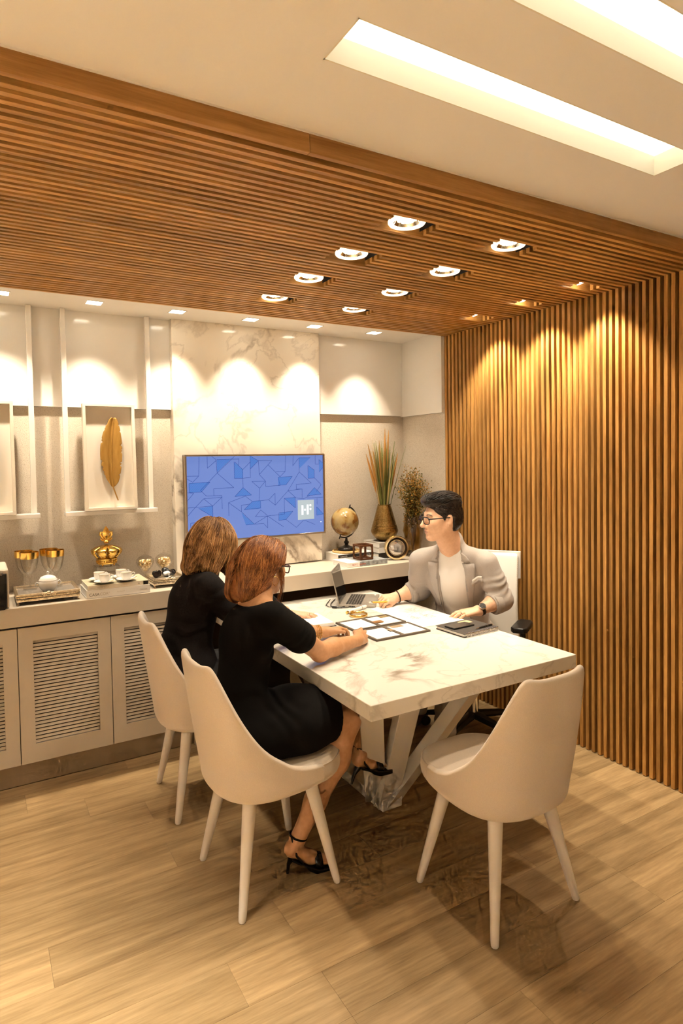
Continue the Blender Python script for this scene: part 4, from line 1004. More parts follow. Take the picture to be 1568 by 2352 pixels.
# drawing sheet with plan sketch
ds = thing('drawing_sheet', 'white sheet with pencil plan sketch under the man\'s hands', 'paper', (2.16,2.86,ZB), 0.)
MB().b2((-.145,-.235,0),(.150,.275,.0008)).build('sheet', M_PAPER, ds, smooth=False)
sk = MB(); rnd = random.Random(9)
def stroke(p0,p1,w=.0006):
    a,c = Vector((*p0,.0010)), Vector((*p1,.0010)); t = (c-a); 
    if t.length < 1e-5: return
    s_ = Vector((-t.y,t.x,0)).normalized()*w; sk.add([a-s_,c-s_,c+s_,a+s_],[(0,1,2,3)])
for k in range(150):
    u = rnd.gauss(.035,.035); v = rnd.gauss(.02,.085); L_ = rnd.uniform(.006,.035); a = rnd.choice((0.35,1.92,.2,1.7))+rnd.gauss(0,.12)
    if -.13 < u < .135 and -.2 < v < .22: stroke((u,v),(u+L_*math.cos(a),v+L_*math.sin(a)), rnd.uniform(.0003,.0009))
for k in range(40):
    u = -.055+rnd.gauss(0,.014); v = -.045+rnd.gauss(0,.03); a = rnd.uniform(0,PI); stroke((u,v),(u+.018*math.cos(a),v+.018*math.sin(a)),.0007)
so = sk.build('sketch_line', mat('graphite', (.22,.17,.13), .7), ds, smooth=False, merge=False); so['kind'] = 'stuff'
MB().box((.085,.325,.0004),(.10,.10,.0007),RZ(.9)).build('loose_sheet', M_PAPER, ds, smooth=False)
# spiral notebook, phone, pen
nb_ = thing('spiral_notebook', 'black spiral notebook at the table edge under the phone', 'notebook', (2.185,2.462,ZB), .05)
MB().b2((-.12,-.100,.002),(.12,.105,.004)).build('back_cover', M_BLACKM, nb_, smooth=False)
MB().b2((-.117,-.097,.004),(.117,.102,.017)).build('pages', M_PAPER, nb_, smooth=False)
MB().b2((-.122,-.102,.017),(.122,.107,.019)).build('front_cover', mat('cover_charcoal', (.06,.05,.042), .6), nb_, smooth=False)
MB().b2((.015,.045,.019),(.085,.090,.0194)).build('cover_label', mat('label_tan', (.72,.50,.26), .6), nb_, smooth=False)
rw = None
for k in range(24):
    loc = (-.108+.0094*k,-.100,.0105)
    if rw is None:
        rw = MB().tube([(0,.013*math.cos(a),.0105*math.sin(a)) for a in np.linspace(0,2*PI,18,endpoint=False)], .0011, 6, closed=True).build('wire_ring', M_CHROME, nb_); rw.location = loc
    else: inst(rw, nb_, loc)
pn = thing('smartphone', 'black smartphone lying on the spiral notebook', 'phone', (2.150,2.480,ZB+.0194), .05)
MB().b2((-.072,-.036,0),(.072,.036,.0075)).build('phone_body', M_BLACK, pn, smooth=False, bevel=.0025, seg=3)
MB().b2((-.068,-.033,.0073),(.068,.033,.0077)).build('phone_screen', mat('phone_glass', (.05,.04,.032), .12), pn, smooth=False)
pe = thing('ballpoint_pen', 'slim dark ballpoint pen on the spiral notebook', 'pen', (2.235,2.395,ZB+.0240), .12)
MB().tube([(-.035,0,0),(.066,0,0),(.070,0,0)], [.0043,.0043,.003], 12).build('barrel', M_BLACK, pe)
MB().tube([(-.060,0,0),(-.055,0,0),(-.035,0,0)], [.0008,.002,.0042], 12).build('tip', M_CHROME, pe)
for x in (.012,.030,.064): MB().tube([(x,0,0),(x+.004,0,0)], .0047, 12).build('band', M_CHROME, pe)
MB().b2((.014,-.001,.0045),(.060,.001,.0062)).build('clip', M_CHROME, pe, smooth=False)
# white notebook under the first woman's hand
wn = thing('white_notebook', 'open white notebook under the brown-haired woman\'s hand', 'notebook', (1.560,3.040,ZB), -.10)
MB().b2((-.105,-.125,0),(.110,.125,.003)).build('back_cover', M_BLACKM, wn, smooth=False)
MB().b2((-.100,-.120,.003),(.100,.120,.012)).build('pages', M_PAPER, wn, smooth=False)
MB().b2((-.100,-.120,.0125),(.098,.118,.0205)).build('pages', M_PAPER, wn, smooth=False)
# ================================================================== people: smooth distance fields turned into one continuous surface
class Field:
    def __init__(s): s.ops = []
    def cone(s, a, b, ra, rb, k=.02, sub=False):
        a, b = np.array(a, float), np.array(b, float); ba = b-a; L2 = max(ba@ba, 1e-12); m = max(ra,rb)
        def f(P):
            t = np.clip(((P-a)@ba)/L2, 0, 1); q = P-a-t[...,None]*ba
            return np.sqrt((q*q).sum(-1)) - (ra+(rb-ra)*t)
        s.ops.append((f, np.minimum(a,b)-m, np.maximum(a,b)+m, k, sub)); return s
    def chain(s, pts, rad, k=.02):
        for i in range(len(pts)-1): s.cone(pts[i], pts[i+1], rad[i], rad[i+1], k)
        return s
    def ell(s, c, r, k=.02, M=None, sub=False):
        c = np.array(c, float); r = np.array(r, float); M = np.eye(3) if M is None else np.array(M, float)   # columns = axes
        ext = np.abs(M)@r
        def f(P):
            q = (P-c)@M; k0 = np.sqrt(((q/r)**2).sum(-1)); k1 = np.sqrt(((q/(r*r))**2).sum(-1))+1e-9
            return k0*(k0-1)/k1
        s.ops.append((f, c-ext, c+ext, k, sub)); return s
    def box(s, c, h, rd=.01, k=.01, M=None, sub=False):
        c = np.array(c, float); h = np.array(h, float)-rd; M = np.eye(3) if M is None else np.array(M, float); ext = np.abs(M)@(h+rd)
        def f(P):
            q = np.abs((P-c)@M)-h; return np.sqrt((np.maximum(q,0)**2).sum(-1))+np.minimum(q.max(-1),0)-rd
        s.ops.append((f, c-ext, c+ext, k, sub)); return s
    def cut(s, n, p):     # keep the side n points away from
        n = np.array(n, float); n /= np.linalg.norm(n); p = np.array(p, float)
        s.ops.append((lambda P: (P-p)@n, None, None, 'cut', False)); return s
    def warp(s, c, r, fn):
        c = np.array(c, float); s.ops.append((fn, c-r, c+r, 'warp', False)); return s
    def _apply(s, d, op, P):
        f, lo, hi, k, sub = op
        if k == 'cut': return np.maximum(d, f(P))
        if k == 'warp': return d + f(P)
        e = f(P)
        if sub:
            e = -e; h = np.maximum(k-np.abs(d-e), 0)/k; return np.maximum(d, e)+h*h*k*.25
        h = np.maximum(k-np.abs(d-e), 0)/k; return np.minimum(d, e)-h*h*k*.25
    def at(s, P):
        P = np.asarray(P, float); d = np.full(P.shape[:-1], .4)
        for op in s.ops: d = s._apply(d, op, P)
        return d
    def normal(s, P, e=.002):
        P = np.asarray(P, float); g = np.stack([s.at(P+np.eye(3)[i]*e)-s.at(P-np.eye(3)[i]*e) for i in range(3)], -1)
        return g/(np.linalg.norm(g, axis=-1, keepdims=True)+1e-9)
    def mesh(s, h=.004):
        los = [o[1] for o in s.ops if o[3] not in ('cut','warp') and not o[4]]; his = [o[2] for o in s.ops if o[3] not in ('cut','warp') and not o[4]]
        lo = np.min(los,0)-3*h-.01; hi = np.max(his,0)+3*h+.01
        n = np.ceil((hi-lo)/h).astype(int)+1
        ax = [lo[i]+h*np.arange(n[i]) for i in range(3)]
        F = np.full(n, .4, np.float32)
        for op in s.ops:
            f, a, b, k, sub = op
            if a is None: i0, i1 = np.zeros(3,int), n
            else:
                mg = (k if not isinstance(k,str) else 0)+3*h
                i0 = np.clip(np.floor((a-mg-lo)/h).astype(int),0,n); i1 = np.clip(np.ceil((b+mg-lo)/h).astype(int)+1,0,n)
            if (i1 <= i0).any(): continue
            sl = tuple(slice(i0[i],i1[i]) for i in range(3))
            # slab by slab keeps memory low
            xs = range(i0[0], i1[0], 24)
            for x0 in xs:
                x1 = min(x0+24, i1[0])
                G = np.stack(np.meshgrid(ax[0][x0:x1], ax[1][i0[1]:i1[1]], ax[2][i0[2]:i1[2]], indexing='ij'), -1)
                v = F[x0:x1, i0[1]:i1[1], i0[2]:i1[2]]
                F[x0:x1, i0[1]:i1[1], i0[2]:i1[2]] = s._apply(v.astype(float), op, G)
        return surface_nets(F, lo, h)
def surface_nets(F, lo, h):
    S = F < 0; nx, ny, nz = F.shape
    c = np.zeros((nx-1,ny-1,nz-1), np.int8)
    offs = [(a,b,e) for a in (0,1) for b in (0,1) for e in (0,1)]
    for a,b,e in offs: c += S[a:nx-1+a, b:ny-1+b, e:nz-1+e]
    act = (c > 0) & (c < 8); I = np.argwhere(act); idx = np.full(act.shape, -1, np.int32); idx[act] = np.arange(len(I))
    pos = np.zeros((len(I),3)); cnt = np.zeros(len(I))
    val = {o: F[I[:,0]+o[0], I[:,1]+o[1], I[:,2]+o[2]].astype(float) for o in offs}
    for o in offs:
        for axi in range(3):
            if o[axi]: continue
            q = list(o); q[axi] = 1; q = tuple(q); v0, v1 = val[o], val[q]; m = (v0 < 0) != (v1 < 0)
            t = np.where(m, v0/np.where(m, v0-v1, 1), 0)
            p = np.array(o, float)[None]+np.zeros((len(I),1)); p[:,axi] += t
            pos += p*m[:,None]; cnt += m
    V = lo+h*(I+pos/cnt[:,None]); faces = []
    for axi in range(3):
        u, w = (axi+1)%3, (axi+2)%3
        sl0 = [slice(None)]*3; sl1 = [slice(None)]*3; sl0[axi] = slice(0,-1); sl1[axi] = slice(1,None)
        ch = S[tuple(sl0)] != S[tuple(sl1)]
        E = np.argwhere(ch); E = E[(E[:,u] > 0)&(E[:,w] > 0)&(E[:,u] < F.shape[u]-1)&(E[:,w] < F.shape[w]-1)]
        flip = S[tuple(E.T)]
        def cell(du,dw):
            q = E.copy(); q[:,u] += du; q[:,w] += dw; return idx[q[:,0],q[:,1],q[:,2]]
        f = np.stack([cell(-1,-1),cell(0,-1),cell(0,0),cell(-1,0)], 1)
        f = f[(f >= 0).all(1)&True] if (f < 0).any() else f
        fl_ = flip if len(flip) == len(f) else np.ones(len(f),bool)
        f[~fl_] = f[~fl_][:,::-1]; faces.append(f)
    return V, np.concatenate(faces)
def field_obj(name, fd, material, parent, h=.004, smooth_it=1, slots=None):
    V, Fc = fd.mesh(h)
    me = bpy.data.meshes.new(name); nv, nf = len(V), len(Fc)
    me.vertices.add(nv); me.vertices.foreach_set('co', V.astype(np.float32).ravel())
    me.loops.add(nf*4); me.loops.foreach_set('vertex_index', Fc.astype(np.int32).ravel())
    me.polygons.add(nf); me.polygons.foreach_set('loop_start', np.arange(0,nf*4,4,dtype=np.int32)); 
    me.update(calc_edges=True); me.validate()
    ms = material if isinstance(material,(list,tuple)) else [material]
    for m in ms: me.materials.append(m)
    if slots is not None:
        cen = V[Fc].mean(1); me.polygons.foreach_set('material_index', slots(cen).astype(np.int32))
    me.polygons.foreach_set('use_smooth', np.ones(nf, bool))
    o = bpy.data.objects.new(name, me); COL.objects.link(o); o.parent = parent
    if smooth_it:
        sm = o.modifiers.new('smooth','SMOOTH'); sm.factor = .5; sm.iterations = smooth_it
    if parent is not None: o.location = -Vector(parent.location)
    return o
def local(o, parent):
    o.parent = parent; o.location = -Vector(parent.location); return o
def unit(v): v = np.array(v, float); return v/np.linalg.norm(v)
class Frame:
    def __init__(s, o, X, Zh=(0,0,1), sc=1.0):
        s.o = np.array(o, float); s.X = unit(X); Z = np.array(Zh, float); s.Y = unit(np.cross(Z, s.X)); s.Z = np.cross(s.X, s.Y); s.sc = sc
        s.M = np.stack([s.X,s.Y,s.Z],1)
    def p(s, x, y, z): return s.o+s.sc*(x*s.X+y*s.Y+z*s.Z)
    def v(s, x, y, z): return x*s.X+y*s.Y+z*s.Z
    def inv(s, P): return ((np.asarray(P)-s.o)@s.M)/s.sc
def head_ops(B, H, neck_base, nr=.052, male=True):
    p, q = H.p, H.sc
    B.ell(p(-.014,0,.030), np.array((.096,.075,.088))*q, .01, H.M)
    B.ell(p(.026,0,-.022), np.array((.066,.060,.088))*q, .03, H.M)
    for s_ in (-1,1):
        B.cone(p(-.012,s_*.053,-.035), p(.058,s_*.020,-.098), .020*q, .017*q, .03)
        B.ell(p(.058,s_*.038,-.026), np.array((.026,.024,.028))*q, .03, H.M)
    B.ell(p(.074,0,-.100), np.array((.019,.022,.017))*q, .025, H.M)
    B.cone(p(.082,-.032,.022), p(.082,.032,.022), .0085*q, .0085*q, .018)
    for s_ in (-1,1):
        B.ell(p(.098,s_*.031,.004), np.array((.020,.019,.011))*q, .014, H.M, sub=True)
        B.ell(p(.0735,s_*.031,.003), np.array((.0145,.0155,.0125))*q, .004, H.M)
    B.cone(p(.088,0,.016), p(.114,0,-.028), .0075*q, .0098*q, .012)
    B.ell(p(.113,0,-.033), np.array((.0135,.0115,.0095))*q, .008, H.M)
    for s_ in (-1,1): B.ell(p(.097,s_*.0115,-.036), np.array((.011,.0075,.0075))*q, .006, H.M)
    B.ell(p(.082,0,-.066), np.array((.012,.024,.020))*q, .02, H.M)
    B.ell(p(.0925,0,-.0605), np.array((.008,.020,.0055))*q, .007, H.M)
    B.ell(p(.0915,0,-.0735), np.array((.008,.017,.0066))*q, .007, H.M)
    B.ell(p(.101,0,-.0668), np.array((.010,.021,.0018))*q, .003, H.M, sub=True)
    B.ell(p(.096,0,-.0845), np.array((.007,.016,.004))*q, .008, H.M, sub=True)
    for s_ in (-1,1):
        E = Frame(p(-.014,s_*.074,-.004), H.v(-.28,s_*.95,-.05), H.Z)
        B.ell(p(-.012,s_*.076,-.002), np.array((.0065,.0175,.031))*q, .006, np.stack([H.v(.25,s_*1,0)/np.linalg.norm(H.v(.25,s_*1,0)), unit(np.cross(H.Z, H.v(.25,s_,0))), H.Z],1))
        B.ell(p(-.004,s_*.084,.001), np.array((.0065,.0095,.019))*q, .004, H.M, sub=True)
        B.ell(p(-.004,s_*.077,-.026), np.array((.007,.006,.009))*q, .005, H.M)
    B.cone(p(-.022,0,-.045), neck_base, nr*q, nr*1.10*q, .03)
    B.cone(p(.005,0,-.085), np.array(neck_base)*.45+p(.005,0,-.085)*.55, .040*q, .046*q, .03)
def hand_ops(B, W, d, n, right, sc=1.0, curl=None, spread=.05, thumb=(.62,.62,-.25), thumb2=(.85,.35,-.2)):
    """W wrist, d direction of the fingers, n normal of the back of the hand. Returns finger tips."""
    F = Frame(W, d, n, sc); sg = 1 if right else -1
    curl = curl or [(20,25,15)]*4
    kn = [(.086,.027,.0),(.091,.006,.003),(.086,-.014,.001),(.076,-.032,-.005)]; ln = [.068,.076,.070,.055]; rr = [.0093,.0095,.0090,.0080]
    B.cone(F.p(-.01,0,0), F.p(.012,0,0), .023*sc, .022*sc, .02)
    for i,k in enumerate(kn):
        B.cone(F.p(.010,sg*(.014-.0095*i),-.001), F.p(k[0]-.006,sg*k[1],k[2]-.003), .0155*sc, .0118*sc, .014)
    B.ell(F.p(.045,0,-.004), np.array((.042,.034,.012))*sc, .014, F.M)
    B.cone(F.p(.018,sg*.018,-.008), F.p(.050,sg*.034,-.010), .016*sc, .012*sc, .016)
    tips = []
    for i,k in enumerate(kn):
        p0 = F.p(k[0],sg*k[1],k[2]-.001); a = 0.; sp = sg*spread*(1.2-.9*i)
        for j,fr in enumerate((.46,.30,.24)):
            a += math.radians(curl[i][j]); dv = F.v(math.cos(a)*math.cos(sp), math.cos(a)*math.sin(sp), -math.sin(a))
            p1 = p0+dv*ln[i]*fr*sc; r0 = rr[i]*sc*(1-.06*j); B.cone(p0, p1, r0, r0*.94, .0045 if j else .006); p0 = p1
        tips.append((p0, dv, F))
    t0 = F.p(.030,sg*.026,-.009); t1 = t0+F.v(thumb[0],sg*thumb[1],thumb[2])*.036*sc/np.linalg.norm(thumb); t2 = t1+F.v(thumb2[0],sg*thumb2[1],thumb2[2])*.030*sc/np.linalg.norm(thumb2)
    B.cone(t0, t1, .0128*sc, .0108*sc, .010); B.cone(t1, t2, .0105*sc, .0092*sc, .004)
    tips.append((t2, unit(t2-t1), F)); return tips
def skin(name, c1, c2): return noisy(name, c1, c2, 60, .45, .03, bdist=.002, spec=.35)
def strands(name, fd, starts, flow, material, parent, steps=14, step=.014, lift=(.0,.004), rad=.0014, seed=1, jitter=.25, fall=None, sub_from=None):
    """locks of hair combed over the surface of a field"""
    rnd = np.random.RandomState(seed); Pn = np.array(starts, float); N = len(Pn); off = rnd.uniform(lift[0],lift[1],N); paths = [Pn.copy()]
    jit = rnd.normal(0,jitter,(N,3)); ln = rnd.uniform(.7,1.15,N)[:,None]
    for i in range(steps):
        n_ = fd.normal(Pn); fl_ = flow(Pn, i/steps)+jit*.5*math.sin(i*.5+1); t = fl_-(fl_*n_).sum(-1,keepdims=True)*n_
        t /= np.linalg.norm(t,axis=-1,keepdims=True)+1e-9; Pn = Pn+t*step*ln
        d = fd.at(Pn); n_ = fd.normal(Pn); Pn = Pn-n_*(d-off)[:,None]; paths.append(Pn.copy())
    paths = np.array(paths); T = len(paths); mats_ = material if isinstance(material, list) else [material]; ms = [MB() for _ in mats_]
    for k in range(N):
        w = rad*rnd.uniform(.6,1.5); m = ms[rnd.randint(len(ms))]
        m.tube([tuple(p) for p in paths[:,k]], [w*.5]+[w]*(T-3)+[w*.6,w*.15], 4, caps=False)
    for m, mt in zip(ms, mats_):
        o = local(m.build(name, mt, None, merge=False, angle=180), parent); o['kind'] = 'stuff'
    return o
def hair_mat(name, c1, c2, rough=.38):
    m = mat(name, c1, rough); nt = m.node_tree; mp = coords(nt, (1,1,1)); n1 = noise(nt, mp.outputs[0], 22, 3, .6); r = ramp(nt, [(.35,c1),(.65,c2)])
    nt.links.new(n1.outputs['Fac'], r.inputs[0]); nt.links.new(r.outputs[0], P(m).inputs['Base Color']); return m
def wr(c, r, amp, freq, direction, seed=0.):
    """soft cloth folds: sine ridges along a direction fading out from c"""
    c = np.array(c, float); dv = unit(direction)
    def f(Q):
        g = Q-c; t = np.clip(1-np.sqrt((g*g).sum(-1))/r, 0, 1); ph = g@dv*freq + 1.6*np.sin(Q[...,0]*31+seed)+1.4*np.sin(Q[...,2]*27+seed*2)+np.sin(Q[...,1]*29)
        return amp*np.sin(ph)*t*t*(3-2*t)
    return c, r, f
def limb(B, pts, rad, k=.03): B.chain(pts, rad, k)
LENS = thin_glass('spectacle_lens', (.97,.96,.95), spec=.10)
def glasses(parent, H, material, w=.067, name='glasses'):
    p = H.p; m = MB()
    for s_ in (-1,1):
        rim = []
        for k in range(28):
            a = 2*PI*k/28; cx_, sz = math.cos(a), math.sin(a); yy = s_*.0335+.0265*math.copysign(abs(cx_)**.6,cx_); zz = -.002+.0185*math.copysign(abs(sz)**.65,sz)
            rim.append(tuple(p(.108-.35*(abs(yy)-.01)**2*12-.0,yy,zz)))
        m.tube(rim, .0026, 8, closed=True)
        m.tube([tuple(p(.098,s_*.062,.010)), tuple(p(.085,s_*.074,.011)), tuple(p(.02,s_*.079,.010)), tuple(p(-.012,s_*.080,.009)), tuple(p(-.030,s_*.078,-.012))], [.0035,.0036,.003,.0026,.002], 8)
    m.tube([tuple(p(.109,-.008,.004)), tuple(p(.112,0,.006)), tuple(p(.109,.008,.004))], .0022, 8)
    o = local(m.build('frame', material, None), parent)
    ln = MB()
    for s_ in (-1,1):
        ln.add([tuple(p(.1055,s_*.0335+a*.025,-.002+b*.017)) for a,b in ((-.8,-1),(.8,-1),(1,-.7),(1,.7),(.8,1),(-.8,1),(-1,.7),(-1,-.7))], [(0,1,2,3,4,5,6,7)])
    l = ln.build('lens', LENS, None, smooth=False); l.parent = o
    return o
# ---------------------------------------------------------------- woman with auburn hair (nearer the camera)
SK_F = skin('skin_warm', (.52,.265,.125), (.60,.32,.165)); LIPS = mat('lips', (.55,.20,.15), .4)
M_KNIT = noisy('black_knit', (.0045,.0035,.003), (.010,.008,.0065), 260, .9, .5, (6,6,1), bdist=.003, spec=.15)
def woman_front():
    root = thing('person', 'seated woman with long auburn hair and glasses in a black short-sleeved dress', 'person', (.95,2.36,0))
    B = Field(); H = Frame((1.052,2.452,1.208), (.95,.26,-.20), sc=.93)
    pel, wai, che, nb = (.875,2.325,.595), (.893,2.345,.74), (.940,2.395,.92), (.998,2.43,1.085)
    head_ops(B, H, nb, .049, False)
    shR, shL, elR, elL = (1.000,2.275,1.035), (1.055,2.585,1.045), (1.283,2.402,.812), (1.305,2.715,.82)
    wR, wL = (1.535,2.495,.800), (1.487,2.722,.795)
    B.ell(pel, (.112,.15,.10), .04); B.cone(pel, wai, .10, .080, .05); B.ell(che, (.085,.128,.145), .06); B.cone(wai, che, .080, .086, .05)
    B.cone(nb, (np.array(shR)*.8+np.array(nb)*.2), .045, .045, .05); B.cone(nb, (np.array(shL)*.8+np.array(nb)*.2), .045, .045, .05)
    limb(B, [shR, (1.13,2.325,.935), elR], [.052,.047,.040]); limb(B, [elR, (1.37,2.435,.812), wR], [.041,.040,.0255], .02)
    limb(B, [shL, (1.17,2.65,.94), elL], [.05,.045,.039]); limb(B, [elL, (1.38,2.722,.812), wL], [.040,.038,.0245], .02)
    tipR = hand_ops(B, (1.545,2.500,.801), (.78,.60,.06), (.52,-.62,.58), True, .90, [(18,55,35),(14,62,38),(16,64,40),(20,62,40)], .13, (.8,.35,-.5), (.9,.1,-.45))
    tipL = hand_ops(B, (1.495,2.722,.797), (.985,.10,.04), (-.10,.25,.96), False, .88, [(26,36,22),(32,42,26),(36,44,28),(38,46,28)], .05, (.8,.5,-.2), (.95,.05,-.25))
    kR, aR, kL, aL = (1.315,2.235,.562), (1.075,2.228,.135), (1.375,2.315,.618), (1.445,2.333,.365)
    hR, hL = (.90,2.245,.575), (.90,2.40,.58)
    limb(B, [hR, (1.10,2.235,.575), kR], [.088,.078,.057], .04); limb(B, [kR, (1.255,2.222,.42), (1.155,2.222,.27), aR], [.054,.055,.042,.029], .03)
    limb(B, [hL, (1.14,2.36,.615), kL], [.088,.076,.056], .04); limb(B, [kL, (1.435,2.325,.50), aL], [.053,.047,.029], .03)
    # feet in heels
    limb(B, [aR, (1.052,2.236,.098), (1.12,2.22,.052), (1.185,2.207,.026)], [.029,.027,.025,.020], .02)
    for i in range(5): B.cone((1.175,2.188+.009*i,.028), (1.212-.003*abs(i-1),2.184+.009*i,.020), .009, .0062, .008)
    limb(B, [aL, (1.432,2.333,.325), (1.495,2.338,.288), (1.555,2.343,.272)], [.029,.027,.025,.020], .02)
    for i in range(5): B.cone((1.548,2.325+.009*i,.272), (1.585-.003*abs(i-3),2.324+.009*i,.262), .009, .0062, .008)
    lipc = H.p(.097,0,-.067)
    body = field_obj('body', B, [SK_F, LIPS], root, .0042, 2, lambda c: (np.linalg.norm((H.inv(c)-np.array((.099,0,-.067)))/np.array((.012,.021,.0135)),axis=1) < 1))
    # dress
    D = Field(); o = .012
    D.ell(pel, (.130,.172,.105), .05); D.cone(pel, wai, .115, .093, .06); D.ell(che, (.097,.140,.152), .06); D.cone(wai, che, .093, .098, .05)
    D.cone((.975,2.33,1.035), (1.02,2.52,1.040), .055, .055, .05)
    for s_, e_ in ((shR,(1.155,2.335,.915)),(shL,(1.19,2.655,.925))):
        D.cone(s_, e_, .064, .068, .035)
    for h_, k_, r1 in ((hR,(1.27,2.240,.578),.072),(hL,(1.29,2.325,.615),.07)): D.chain([h_, np.array(h_)*.45+np.array(k_)*.55, k_], [.105,.096,r1+.008], .07)
    D.cone((1.0,2.32,.60),(1.23,2.285,.60),.095,.08,.06)
    D.cut((.98,-.02,-.22), (1.262,2.27,.60)); D.cut((0,0,-1),(0,0,.503))
    for s_, e_ in ((shR,(1.155,2.335,.915)),(shL,(1.19,2.655,.925))): D.cut(np.array(e_)-np.array(s_), np.array(e_)+.004) if False else None
    D.ell((1.005,2.40,1.125), (.115,.125,.085), .012, sub=True)
    D.warp(*wr((1.02,2.28,.64), .20, .006, 95, (1,0,.6))); D.warp(*wr((.90,2.26,.70), .16, .005, 80, (.3,0,1), 2.)); D.warp(*wr((1.12,2.31,.94), .10, .0055, 150, (.7,.3,-.6), 1.)); D.warp(*wr((1.0,2.33,.88), .16, .003, 90, (.5,-.5,.7), 4.))
    field_obj('dress', D, M_KNIT, root, .0050, 2)
    # hair: swept back behind the ear, falling to the shoulders
    A = Field(); p = H.p
    A.ell(p(-.022,0,.032), (.103,.083,.096), .01, H.M); A.ell(p(-.055,0,-.02), (.085,.080,.105), .04, H.M)
    A.cone(p(-.075,.012,-.02), p(-.094,.02,-.112), .066, .050, .05); A.cone(p(-.07,-.035,-.03), p(-.090,-.028,-.108), .050, .040, .05); A.cone(p(-.085,.055,-.05), p(-.100,.07,-.13), .05, .032, .05)
    A.cone(p(.045,-.02,.085), p(-.02,-.055,.03), .030, .045, .03)
    A.ell(p(.105,0,-.035), (.075,.10,.085), .02, H.M, sub=True)
    A.ell(p(.028,-.085,-.040), (.045,.036,.055), .012, H.M, sub=True); A.ell(p(.028,.085,-.040), (.045,.036,.055), .012, H.M, sub=True)
    M_AUB = hair_mat('auburn_hair', (.13,.038,.010), (.34,.120,.032))
    ho = field_obj('hair', A, M_AUB, root, .005, 2)
    rnd = np.random.RandomState(3); st = []
    while len(st) < 4200:
        v = rnd.normal(size=3); v /= np.linalg.norm(v)
        q = np.array((-.015,0,.02))+v*np.array((.12,.095,.11))
        if q[2] > -.09 and q[0] < .09: st.append(p(*q))
    st = np.array(st); d = A.at(st); st = st-A.normal(st)*d[:,None]
    keep = np.abs(A.at(st)) < .004; st = st[keep]
    def flow(Q, t): 
        L_ = H.inv(Q); return H.v(-.55,0,0)[None]*np.clip(1.2-t*1.2,.12,1)+np.array((0,0,-1.))[None]*(.35+t)+H.Y[None]*(np.sign(L_[:,1:2])*.25*(1-t))
    so = strands('hair_strands', A, st, flow, [M_AUB, hair_mat('auburn_dark', (.10,.030,.008), (.23,.075,.020)), hair_mat('auburn_light', (.28,.100,.028), (.52,.225,.068))], root, 15, .0130, (.0,.005), .0009, 5, .13); so['kind'] = 'stuff'
    wl = MB(); rn = random.Random(2)
    for k in range(16):
        a0 = np.array((.030+rn.gauss(0,.006),-.072,-.005+rn.gauss(0,.008))); pts = []
        for q in np.linspace(0,1,9): pts.append(tuple(p(a0[0]+.022*math.sin(q*2.6+rn.random()*.5)+.01*q, a0[1]-.006*q+.012*q*q, a0[2]-.185*q*(.75+.3*rn.random()))))
        wl.tube(pts, [.0006,.0012,.0013,.0013,.0012,.001,.0009,.0006,.0002], 4, caps=False)
    local(wl.build('loose_strand', M_AUB, None, merge=False), root)
    glasses(root, H, mat('tortoise_frame', (.045,.010,.008), .25))
    e = MB().tube([tuple(p(.002+.018*math.cos(a)+.004,-.081,-.058+.020*math.sin(a))) for a in np.linspace(0,2*PI,30,endpoint=False)], .0010, 6, closed=True); local(e.build('hoop_earring', M_GOLD, None), root)
    local(MB().ball(tuple(p(-.003,-.083,-.030)), .0045, 10, 8).build('pearl_stud', M_PORC, None), root)
    # gold bracelets on the left wrist
    for k in range(4):
        c = np.array((1.418+.0105*k,2.722,.805-.001*k)); pts = []
        pts = [(c[0]+.004*math.sin(a),c[1]+.0335*math.cos(a),c[2]+.0335*math.sin(a)-.003) for a in np.linspace(0,2*PI,26,endpoint=False)]
        mm = MB()
        for q in pts: mm.ball(q, .0033, 6, 4)
        local(mm.build('bracelet', M_GOLD, None), root)
    nk = MB().tube([(.950+.0,2.372,1.075),(.958,2.40,1.082),(.955,2.43,1.083),(.965,2.462,1.083)], .0009, 5); local(nk.build('necklace', M_GOLD, None), root)
    # sandals
    M_PAT = mat('black_patent', (.008,.007,.006), .22)
    def sandal(ank, heel, ball, toe, hh, nm):
        ank, heel, ball, toe = [np.array(v,float) for v in (ank,heel,ball,toe)]; f = unit(toe-heel); sd = unit(np.cross((0,0,1),f)); t = []
        so = MB(); rows = []
        for q in np.linspace(0,1,11):
            c = heel*(1-q)**2+2*ball*.98*q*(1-q)+toe*q*q if False else (heel+(ball-heel)*min(1,q/.6) if q < .6 else ball+(toe-ball)*(q-.6)/.4)
            w_ = .029+.012*math.sin(PI*q*.9); th = .010 if q < .40 else .020
            rows.append([tuple(c-sd*w_+np.array((0,0,-.024))), tuple(c+sd*w_+np.array((0,0,-.024))), tuple(c+sd*w_+np.array((0,0,-.024-th))), tuple(c-sd*w_+np.array((0,0,-.024-th)))])
        so.grid(rows, closed_u=True); so.f.append((3,2,1,0)); e_=len(rows)*4; so.f.append((e_-4,e_-3,e_-2,e_-1)); so.mi += [0,0]
        shoe = local(so.build('shoe', M_PAT, None, bevel=.003), root)
        def sub(o_): o_.parent = shoe; return o_
        hb = heel+np.array((0,0,-.028)); dn = hh
        sub(MB().tube([tuple(hb+f*.004),tuple(hb+dn*.45-f*.004),tuple(hb+dn)], [.016,.008,.0055], 10).build('heel', M_PAT, None))
        # ankle strap, vamp strap
        ar = []
        for a in np.linspace(0,2*PI,26,endpoint=False): ar.append(tuple(ank+f*.035*math.cos(a)+sd*.033*math.sin(a)+np.array((0,0,.012))+f*.002))
        sub(MB().tube(ar, .0042, 8, closed=True).build('ankle_strap', M_PAT, None))
